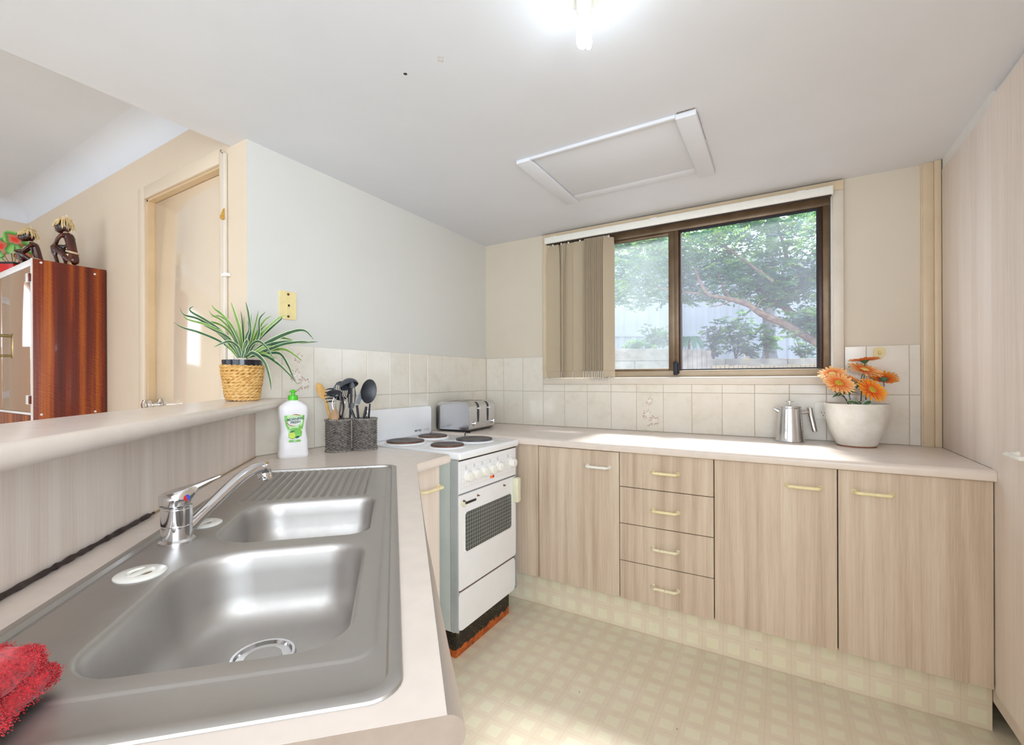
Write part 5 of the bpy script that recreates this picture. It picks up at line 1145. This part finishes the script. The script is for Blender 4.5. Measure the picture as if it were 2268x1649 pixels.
for k in range(2):
    x1 = -.020 - k * .4935; d = cbx('glass_door', (x1 - .489, -.004, 1.034), (x1, .001, 1.746), 'mirror_bronze')
    bm = NB(); hx = x1 - .489 + .02 if k == 0 else x1 - .02
    for z in (1.325, 1.435): lathe(bm, [(.007, 0), (.006, .016)], 10, look_M((hx, -.004, z), (0, -1, 0)))
    box(bm, (hx - .008, -.030, 1.310), (hx + .008, -.020, 1.450), .002); obj('door_handle', bm, 'brass', d)
    for z in (1.095, 1.690):
        hx2 = x1 if k == 0 else x1 - .489; s_ = -1 if k == 0 else 1
        bm = NB(); box(bm, (min(hx2, hx2 + s_ * .036), -.013, z - .022), (max(hx2, hx2 + s_ * .036), -.0035, z + .022), .002); obj('hinge_block', bm, 'white_edge', d)
        bm = NB(); box(bm, (min(hx2, hx2 - s_ * .014), -.012, z - .019), (max(hx2, hx2 - s_ * .014), -.0036, z + .019), .001); obj('hinge_pad', bm, 'rosewood', d)
cbx('drawer', (-CW + .02, -.002, .62), (-.020, .02, 1.018), 'rosewood'); cbx('cupboard_front', (-CW + .02, -.002, .06), (-.020, .02, .616), 'rosewood')
for (y, z) in ((.030, 1.768), (.235, 1.752), (.030, 1.022), (.235, 1.025)): bm = NB(); lathe(bm, [(.0055, 0), (.005, .0012), (0, .0016)], 12, look_M((0, y, z), (1, 0, 0))); obj('screw_cap', bm, 'white_edge', sp_)

# carved figures sitting on it
def fuse(nm, bm, vox, mat, par):
    bmesh.ops.recalc_face_normals(bm, faces=bm.faces[:]); me = bpy.data.meshes.new(nm); bm.to_mesh(me); bm.free(); tmp = bpy.data.objects.new('t', me); COL.objects.link(tmp)
    md = tmp.modifiers.new('r', 'REMESH'); md.mode = 'VOXEL'; md.voxel_size = vox; sm = tmp.modifiers.new('s', 'SMOOTH'); sm.iterations = 3; sm.factor = .5
    dg = bpy.context.evaluated_depsgraph_get(); m2 = bpy.data.meshes.new_from_object(tmp.evaluated_get(dg)); bpy.data.objects.remove(tmp); m2.materials.clear(); m2.materials.append(MT[mat])
    for p in m2.polygons: p.use_smooth = True
    o = bpy.data.objects.new(nm, m2); COL.objects.link(o); o.parent = par; return o
MT['straw_hair'] = plain('straw_hair', (226, 200, 150), .8, var=22, scale=60); MT['cord_white'] = plain('plaited_cord', (230, 208, 176), .7, var=14, scale=60)
def figurine(label, loc, rz, sc):
    t = thing('carved_figurine', label, 'figurine', loc, rz); q = lambda x, z, y=0: Vector(((x - 1170) * .000251, y, (1282 - z) * .000251)) * sc; S = sc; bm = NB()
    tube(bm, cat_rom([q(1325, 1225), q(1345, 1130), q(1320, 950), q(1275, 760), q(1235, 660), q(1205, 600), q(1180, 550)], 4), [a * S for a in [.020, .023, .0245, .0245, .0235, .0225, .0215, .021, .0205, .0205, .021, .0215, .022, .0225, .023, .0235, .022, .018, .015, .012, .0105, .010, .010, .010, .010]], 14)
    tube(bm, [q(1225, 670, -.030), q(1225, 670, .030)], .0115 * S, 10)
    ell(bm, q(1145, 450), (.036 * S, .029 * S, .035 * S)); ell(bm, q(1080, 500), (.026 * S, .022 * S, .026 * S)); ell(bm, q(1010, 545), (.011 * S, .010 * S, .006 * S)); ell(bm, q(1015, 515), (.011 * S, .010 * S, .005 * S))
    tube(bm, [q(1040, 390), q(985, 450), q(972, 470)], [.006 * S, .0075 * S, .006 * S], 8); tube(bm, [q(1060, 560), q(1040, 575)], .009 * S, 8)
    for s in (-1, 1):
        y = s * .030; k = 960 if s < 0 else 1010
        tube(bm, cat_rom([q(1235, 660, y), q(1160, 750, y * 1.15), q(1085, 845, y * .9)], 5), [.0105 * S] * 3 + [.009 * S] * 8, 10); tube(bm, cat_rom([q(1085, 848, y * .9), q(1000, 850 + s * 6, y * .4), q(930, 850 + s * 10, -y * .35)], 5), [.0085 * S] * 6 + [.0065 * S] * 5, 9)
        tube(bm, cat_rom([q(1335, 1215, y * .5), q(1200, 1060, y * .8), q(1010, 900, y * .8)], 5), [.017 * S] * 4 + [.013 * S] * 7, 10); tube(bm, cat_rom([q(1010, 895, y * .8), q(1045, 1060, y * .8), q(1100, 1240, y * .8)], 5), [.012 * S] * 6 + [.0085 * S] * 5, 10); tube(bm, [q(1130, 1255, y * .8), q(1030, 1262, y * .85)], [.009 * S, .006 * S], 9)
    b = fuse('figure_body', bm, .0032 * S, 'dark_wood', t); R = random.Random(4)
    bm = NB()
    for i in range(120):
        a = R.uniform(-pi, pi); el_ = R.uniform(.35, 1.2); c = q(1155, 430); d = Vector((cos(a) * cos(el_), sin(a) * cos(el_), sin(el_))); L = .030 + .028 * (1 if d.x > .15 else 0) * R.random(); p0 = c + Vector((d.x * .038, d.y * .031, .037 * d.z)) * S; o2 = Vector((d.x, d.y, 0)).normalized()
        tube(bm, cat_rom([c + Vector((.006, 0, .038)) * S, p0, p0 + (o2 * .010 + Vector((0, 0, -L * .55))) * S, p0 + (o2 * .012 + Vector((0, 0, -L))) * S], 3), [.0022 * S] * 5 + [.0016 * S] * 4 + [.0006 * S], 4)
    obj('hair', bm, 'straw_hair', t, kind='stuff')
    bm = NB(); lathe(bm, [(.026, 0), (.020, .007), (.008, .011), (.004, .020), (0, .021)], 18, Matrix.Translation(q(1195, 300)) @ Matrix.Rotation(.25, 4, 'Y') @ Matrix.Diagonal((S, S, S, 1))); obj('cap', bm, 'cord_white', t)
    for (x, z, r_, tl) in ((1330, 1010, .0265, .22), (1205, 598, .0125, .0)):
        bm = NB(); n = 30
        for dz in ((-.003, .002) if r_ > .02 else (0,)): tube(bm, [q(x, z) + Vector((cos(a) * r_, sin(a) * r_, dz + tl * -cos(a) * r_)) * S for a in [2 * pi * i / n for i in range(n)]], .0019 * S, 6, closed=True)
        obj('waist_cord' if r_ > .02 else 'neck_cord', bm, 'cord_white', t)
    bm = NB()
    for i in range(26): p0 = q(1300 + R.uniform(-30, 30), 1060 + R.uniform(0, 60), R.choice((-1, 1)) * .024); tube(bm, [p0, p0 + Vector((R.uniform(-.008, .012), R.uniform(-.004, .004), -.022)) * S, p0 + Vector((R.uniform(-.012, .02), R.uniform(-.006, .006), -.040)) * S], [.002 * S, .0015 * S, .0005 * S], 4)
    obj('tuft', bm, 'straw_hair', t, kind='stuff')
    return t
figurine('taller dark carved figurine with straw hair, near the wall end of the cabinet top', (-1.405, -1.815, 1.7835), YAW, .98)
figurine('smaller dark carved figurine with straw hair, beside the red pot on the cabinet', (-1.705, -1.880, 1.7835), YAW + .75, .90)
# caladium in a red pot
cl = thing('caladium_plant', 'leafy plant with green and red heart shaped leaves in a red pot', 'potted plant', (-2.075, -1.862, 1.7835), YAW)
MT['red_pot'] = plain('red_gloss', (206, 24, 22), .25, var=4); MT['cal_stem'] = plain('caladium_stem', (150, 120, 70), .5)
bm = NB()
loft(bm, [rrect(-.05, -.05, .05, .05, .012, 4, 0), rrect(-.062, -.062, .062, .062, .012, 4, .075)], True, True, True); obj('pot', bm, 'red_pot', cl); bm = NB(); loft(bm, [rrect(-.066, -.066, .066, .066, .012, 4, .075), rrect(-.066, -.066, .066, .066, .012, 4, .086)]); obj('pot_rim', bm, 'black', cl)
def cal_mat():
    m, t, b = base('caladium_leaf', (96, 160, 70), .35); tc = t.add('ShaderNodeTexCoord'); sp = t.add('ShaderNodeSeparateXYZ'); t.link(tc.outputs['Object'], sp.inputs[0]); n = noise(t, coords(t), 40, 4)
    d = math_(t, 'ADD', math_(t, 'ABSOLUTE', math_(t, 'MULTIPLY', sp.outputs['X'], 14)), math_(t, 'MULTIPLY', math_(t, 'ABSOLUTE', math_(t, 'SUBTRACT', sp.outputs['Y'], .02)), 9)); d = math_(t, 'ADD', d, math_(t, 'MULTIPLY', math_(t, 'SUBTRACT', n, .5), .5))
    t.link(ramp(t, d, [(.12, (214, 40, 26)), (.36, (196, 110, 80)), (.5, (52, 120, 40)), (.85, (142, 196, 100))]), b.inputs['Base Color']); return m
MT['cal'] = cal_mat()
for (x, z, y, s, n, rot) in ((-.045, .225, .02, .11, (.3, -1, .35), -.5), (.035, .215, -.01, .10, (.5, -1, .2), .9), (-.02, .165, -.045, .105, (.1, -1, .3), .5), (.05, .145, .03, .07, (.6, -1, .1), 1.7), (-.09, .145, .0, .085, (-.4, -1, .3), -1.0), (.02, .085, .02, .055, (.2, -1, .4), .4)):
    lf = bpy.data.objects.new('leaf', None); bm = NB(); N = 22; out = []
    for i in range(N): a = 2 * pi * i / N; r_ = s * .62 * (1 - .55 * max(0, cos(a - pi / 2)) ** 6 * -.55 - .42 * max(0, cos(a + pi / 2)) ** 8); out.append(Vector((r_ * cos(a) * .82, r_ * sin(a) + s * .12, 0)))
    RR = [[p * f_ + Vector((0, 0, -.18 * s * f_ * f_ + .10 * s * f_ * abs(p.x) / s)) for p in out] for f_ in (1, .75, .5, .25)]; V = [[bm.verts.new(p) for p in r] for r in RR]; ce = bm.verts.new((0, 0, 0))
    for A_, B_ in zip(V, V[1:]):
        for i in range(N): bm.faces.new((A_[i], A_[(i + 1) % N], B_[(i + 1) % N], B_[i]))
    for i in range(N): bm.faces.new((V[-1][i], V[-1][(i + 1) % N], ce))
    M = look_M((x, y, z), n) @ Matrix.Rotation(rot, 4, 'Z'); o = obj('leaf', bm, 'cal', cl, angle=80); o.matrix_local = M
    bm = NB(); tube(bm, cat_rom([(x, y + .004, z), (x * .7, y * .8, z * .6 + .03), (x * .2, y * .3, .08)], 5), .0022, 6); obj('stalk', bm, 'cal_stem', cl)

# ================================================================== BACK GARDEN
def leaf_m(nm, c, tr=.45):
    m = bpy.data.materials.new(nm); m.use_nodes = True; t = NT(m); t.n.remove(t.n['Principled BSDF']); v = coords(t); n = noise(t, v, 3, 3); col = ramp(t, n, [(.3, tuple(int(q * .78) for q in c)), (.7, tuple(min(255, int(q * 1.18)) for q in c))])
    d = t.add('ShaderNodeBsdfDiffuse'); l = t.add('ShaderNodeBsdfTranslucent'); x = t.add('ShaderNodeMixShader'); x.inputs[0].default_value = tr; t.link(col, d.inputs[0]); t.link(col, l.inputs[0]); t.link(d.outputs[0], x.inputs[1]); t.link(l.outputs[0], x.inputs[2]); t.link(x.outputs[0], t.n['Material Output'].inputs[0]); return m
MT['lf1'] = leaf_m('tree_leaf', (98, 138, 88)); MT['lf2'] = leaf_m('tree_leaf_light', (140, 176, 92), .6); MT['lf3'] = leaf_m('tree_leaf_blue', (92, 134, 108)); MT['bark'] = plain('bark', (112, 92, 78), .9, var=26, scale=26, bmp=.5, bs=60); MT['bark_grey'] = plain('grey_bark', (120, 116, 118), .9, var=16, scale=22)
MT['fence'] = plain('fence_grey', (172, 176, 188), .6, var=6, scale=4); MT['sleeper'] = plain('weathered_sleeper', (150, 142, 132), .9, var=22, scale=9); MT['ground'] = plain('garden_soil', (104, 88, 74), .95, var=26, scale=14); MT['dry'] = plain('dry_frond', (176, 158, 128), .9, var=14, scale=40)
GM = Matrix.Translation((0, 0, 0)) @ Matrix.Rotation(YAW, 4, 'Z')
bm = NB(); box(bm, (-9, .12, -.2), (12, 14, .25)); struct('ground', bm, 'ground')
gd = bpy.data.objects.new('garden_bed', None); COL.objects.link(gd); gd['kind'] = 'structure'; gd.location = (-.17, 3.2, 0); gd.rotation_euler = (0, 0, YAW)
bm = NB(); box(bm, (-3.4, .17, .25), (.80, 6, 1.57)); box(bm, (.80, .44, .25), (6, 6, 1.43)); struct('bed_soil', bm, 'ground', gd)
R = random.Random(21)
for k in range(6):
    z1 = 1.592 - k * .165
    for j in range(5):
        x0 = -3.4 + j * .86 + (.3 if k % 2 else 0); x1 = min(.80, x0 + .852)
        if x1 - x0 > .05: bm = NB(); box(bm, (x0, R.uniform(-.004, .006), z1 - .160), (x1, .168, z1), .008); o = struct('sleeper', bm, 'sleeper', gd)
for k in range(5):
    z1 = 1.468 - k * .20
    for j in range(6): x0 = .81 + j * .86; bm = NB(); box(bm, (x0, .27 + R.uniform(-.004, .006), z1 - .195), (x0 + .852, .438, z1), .008); struct('sleeper', bm, 'sleeper', gd)
for j in range(34): bm = NB(); h = 1.352 + R.uniform(-.012, .016); x = .95 + j * .055; box(bm, (x, -.40, .25), (x + .048, -.355, h), .006); struct('stake', bm, 'dry', gd)
fn = thing('garden_fence', 'tall grey ribbed metal fence behind the garden bed', 'fence', (.82, 5.67, 0), YAW)
for j in range(46):
    x = -4.4 + j * .2; bm = NB(); poly = [(x, .0), (x + .03, -.022), (x + .075, -.022), (x + .095, 0), (x + .199, 0), (x + .199, .01), (x, .01)]; prism(bm, poly, 1.75, Matrix.Translation((0, 0, 1.50 - .012 * j + .2 if j < 20 else 1.46))); obj('fence_sheet', bm, 'fence', fn, smooth=False)
for z in (1.9, 3.16): bm = NB(); box(bm, (-4.4, -.03, z), (4.8, .03, z + .06)); obj('rail', bm, 'fence', fn)
def leaves(bm, cen, n, size, R, nm=3, pinn=11, spray=.16):
    for _ in range(n):
        (cx, cy, cz), (rx, ry, rz) = R.choice(cen)
        while 1:
            u = Vector((R.uniform(-1, 1), R.uniform(-1, 1), R.uniform(-1, 1)))
            if u.length < 1: break
        p = Vector((cx + u.x * rx, cy + u.y * ry, cz + u.z * rz)); a = R.uniform(0, 2 * pi); d = Vector((cos(a), sin(a), R.uniform(-.7, .25))).normalized(); s = d.cross(Vector((R.uniform(-.4, .4), R.uniform(-.4, .4), 1))).normalized(); mi = R.randrange(nm)
        for k in range(pinn):
            sg = -1 if k % 2 else 1; b = p + d * spray * k / pinn; q = (s * sg * .85 + d * .5 + Vector((0, 0, R.uniform(-.35, .2)))).normalized(); w = q.cross(Vector((R.gauss(0, .5), R.gauss(0, .5), 1))).normalized(); L = size * R.uniform(.7, 1.2); ww = L * .22
            vs = [bm.verts.new(b), bm.verts.new(b + q * L * .45 + w * ww), bm.verts.new(b + q * L), bm.verts.new(b + q * L * .45 - w * ww)]; bm.faces.new(vs).material_index = mi
    return bm
def foliage(nm, par, cen, n, size, seed, **kw):
    bm = leaves(NB(), cen, n, size, random.Random(seed), **kw); me = bpy.data.meshes.new(nm); bm.to_mesh(me); bm.free()
    for q in ('lf1', 'lf2', 'lf3'): me.materials.append(MT[q])
    o = bpy.data.objects.new(nm, me); COL.objects.link(o); o.parent = par; o['kind'] = 'stuff'; return o
tr = thing('garden_tree', 'spreading feathery leaved tree with bare leaning branches, filling the window view', 'tree')
BR = [([(3.1, 3.3, .9), (2.75, 3.15, 1.25), (2.27, 3.04, 1.46), (2.04, 2.95, 1.58), (1.85, 2.88, 1.72), (1.65, 2.81, 1.83), (1.56, 2.79, 1.89), (1.47, 2.79, 1.97), (1.33, 2.75, 2.03), (1.22, 2.73, 2.06), (1.1, 2.7, 2.1), (1.02, 2.7, 2.23), (.96, 2.71, 2.4)], .075, .016),
      ([(2.9, 3.35, 1.25), (2.26, 3.5, 1.63), (2.09, 3.46, 1.72), (1.88, 3.39, 1.91), (1.74, 3.36, 2.05), (1.57, 3.31, 2.21), (1.45, 3.3, 2.31), (1.33, 3.29, 2.35), (1.19, 3.26, 2.44), (1.02, 3.26, 2.55)], .065, .018), ([(1.47, 3.34, 2.28), (1.33, 3.33, 2.31), (1.2, 3.29, 2.31), (1.05, 3.24, 2.31)], .024, .010),
      ([(2.9, 3.35, 1.6), (2.5, 3.36, 1.98), (2.21, 3.35, 2.23), (2.06, 3.38, 2.32), (1.94, 3.43, 2.44), (1.84, 3.48, 2.55), (1.78, 3.56, 2.81), (1.69, 3.63, 3.1)], .06, .016), ([(1.7, 2.85, 2.2), (1.28, 2.9, 2.61), (1.2, 2.94, 2.68), (1.14, 2.98, 2.76), (1.04, 3.0, 2.95)], .02, .012), ([(1.29, 2.8, 2.06), (1.23, 2.82, 2.18), (1.17, 2.84, 2.36)], .02, .010),
      ([(1.1, 2.72, 2.1), (.7, 2.75, 2.2), (.3, 2.8, 2.35), (-.1, 2.9, 2.5)], .018, .008), ([(1.55, 2.8, 1.92), (1.58, 2.83, 2.0), (1.64, 2.86, 2.03)], .010, .006), ([(1.35, 2.76, 2.03), (1.2, 2.74, 1.98), (1.1, 2.74, 1.97)], .010, .005)]
bm = NB(); tube(bm, cat_rom([(3.1, 3.4, .2), (3.08, 3.4, .7), (3.0, 3.36, 1.2), (2.9, 3.35, 1.7)], 5), [.14] * 6 + [.11] * 10, 12); obj('trunk', bm, 'bark', tr)
for pts, r0, r1 in BR:
    P = cat_rom(pts, 5); n = len(P); R = random.Random(len(P)); bm = NB(); tube(bm, P, [(r0 + (r1 - r0) * (i / (n - 1)) ** .8) * R.uniform(.9, 1.1) * .78 for i in range(n)], 9); obj('branch', bm, 'bark', tr)
CR = [((1.0, 2.95, 2.78), (.95, .55, .55)), ((1.95, 3.4, 2.75), (.85, .6, .6)), ((.25, 2.9, 2.55), (.75, .5, .52)), ((2.4, 3.3, 2.25), (.5, .5, .5)), ((1.05, 3.05, 2.30), (.65, .4, .24)), ((1.4, 3.9, 3.2), (1.5, .6, .55)), ((2.1, 3.0, 1.78), (.32, .22, .16)), ((.3, 3.4, 2.9), (1.0, .6, .6)), ((1.0, 2.95, 2.78), (.95, .55, .55)), ((.25, 2.9, 2.55), (.75, .5, .52)), ((1.75, 3.3, 2.25), (.35, .3, .25)), ((1.95, 3.4, 2.75), (.85, .6, .6))]
foliage('foliage', tr, CR, 3300, .062, 31)
t2 = thing('garden_tree', 'thick grey trunk standing against the garden fence', 'tree', (1.62, 5.42, 1.42)); bm = NB(); tube(bm, cat_rom([(0, 0, 0), (0, .01, .3), (-.01, .02, .9), (.03, .03, 1.6), (.05, 0, 2.4)], 5), [.15, .13, .11, .10, .095] + [.085] * 16, 12); obj('trunk', bm, 'bark_grey', t2)
foliage('foliage', t2, [((0, .2, 2.6), (1.6, .7, .6)), ((-1.4, .1, 2.2), (.9, .5, .5))], 500, .09, 5, pinn=9, spray=.2)
SG = 'shrubs in the garden bed'
for i, (x, y, z, h, w, n, lb_) in enumerate(((.93, 4.57, 1.43, .66, .17, 85, 'slender green shrub in front of the fence, near the window mullion'), (1.21, 4.73, 1.43, .74, .24, 130, 'broad leafy shrub in front of the fence, in the middle of the right pane'), (1.40, 4.85, 1.43, .28, .09, 32, 'low pale shrub between the broad shrub and the grey trunk'), (1.60, 4.70, 1.43, .52, .16, 60, 'small shrub partly hiding the grey trunk'), (2.04, 5.2, 1.43, .36, .2, 40, 'thin spreading shrub under the leaning branch, right of the grey trunk'), (.20, 4.13, 1.57, .46, .22, 70, 'loose shrub seen through the dirty sliding pane'), (.06, 3.62, 1.57, .16, .18, 36, 'low plant trailing over the retaining wall'))):
    t = thing('garden_shrub', lb_, 'shrub', (x, y, z), 0, SG); bm = NB(); R = random.Random(i)
    for k in range(4): a = k * 1.7 + i; tube(bm, cat_rom([(0, 0, 0), (w * .2 * cos(a), w * .2 * sin(a), h * .35), (w * .55 * cos(a), w * .55 * sin(a), h * .8)], 4), [.010] * 4 + [.006] * 5, 6)
    obj('stems', bm, 'bark', t); foliage('foliage', t, [((0, 0, h * .68), (w, w * .8, h * .34)), ((w * .2, 0, h * .45), (w * .7, w * .6, h * .3))], n, .075, i + 50, pinn=8, spray=.09)
t = thing('planter_box', 'weathered upright board planter at the end of the retaining wall', 'planter', (.73, 3.28, 0), YAW)
for k in range(6): bm = NB(); box(bm, (.0 + k * .058, -.02, .25), (.055 + k * .058, .005, 1.545 + random.uniform(-.006, .006)), .004); obj('board', bm, 'sleeper', t)
for k in range(4): bm = NB(); box(bm, (.33, .006 + k * .058, .25), (.352, .061 + k * .058, 1.54), .004); obj('board', bm, 'sleeper', t)
bm = NB(); box(bm, (.002, .006, .25), (.328, .238, 1.50)); obj('soil', bm, 'ground', t)
t = thing('broad_leaf_plant', 'plant with long drooping broad leaves growing beside the planter boards', 'plant', (.78, 3.42, 1.56), YAW); R = random.Random(9)
for k in range(12):
    a = 2 * pi * k / 12 + R.uniform(-.2, .2); L = R.uniform(.20, .28); bm = NB(); rows_ = []; d = Vector((cos(a), sin(a), 0)); s = Vector((-sin(a), cos(a), 0))
    for i in range(9): u = i / 8; p = d * L * (.1 + .9 * u) * .8 + Vector((0, 0, .12 + .20 * u - .34 * u * u)); w = .036 * sin(pi * min(1, .08 + u * .92)) ** .8; rows_.append([bm.verts.new(p + s * w * q + Vector((0, 0, abs(q) * w * .3))) for q in (-1, 0, 1)])
    for A_, B_ in zip(rows_, rows_[1:]):
        for q in (0, 1): bm.faces.new((A_[q], A_[q + 1], B_[q + 1], B_[q]))
    obj('leaf', bm, 'lf3', t)
bm = NB(); tube(bm, [(0, 0, -.058), (0, 0, .16)], .018, 8); obj('stem', bm, 'bark', t)
t = thing('dead_frond', 'dry palm frond hanging over the low garden wall', 'frond', (1.35, 4.06, 1.47), YAW); R = random.Random(3)
bm = NB(); tube(bm, cat_rom([(.10, .25, .03), (.02, .02, .03), (-.02, -.06, -.01)], 4), .008, 6); obj('rib', bm, 'dry', t); bm = NB()
for k in range(16): a = -2.6 + 2.1 * k / 15; d = Vector((cos(a) * .8, -.15, sin(a) * .55 - .02)); tube(bm, cat_rom([(0, -.05, .0), Vector((0, -.07, .0)) + d * .07, Vector((0, -.08, -.02)) + d * .14], 4), [.005] * 5 + [.002] * 4, 4)
obj('leaflets', bm, 'dry', t, kind='stuff')
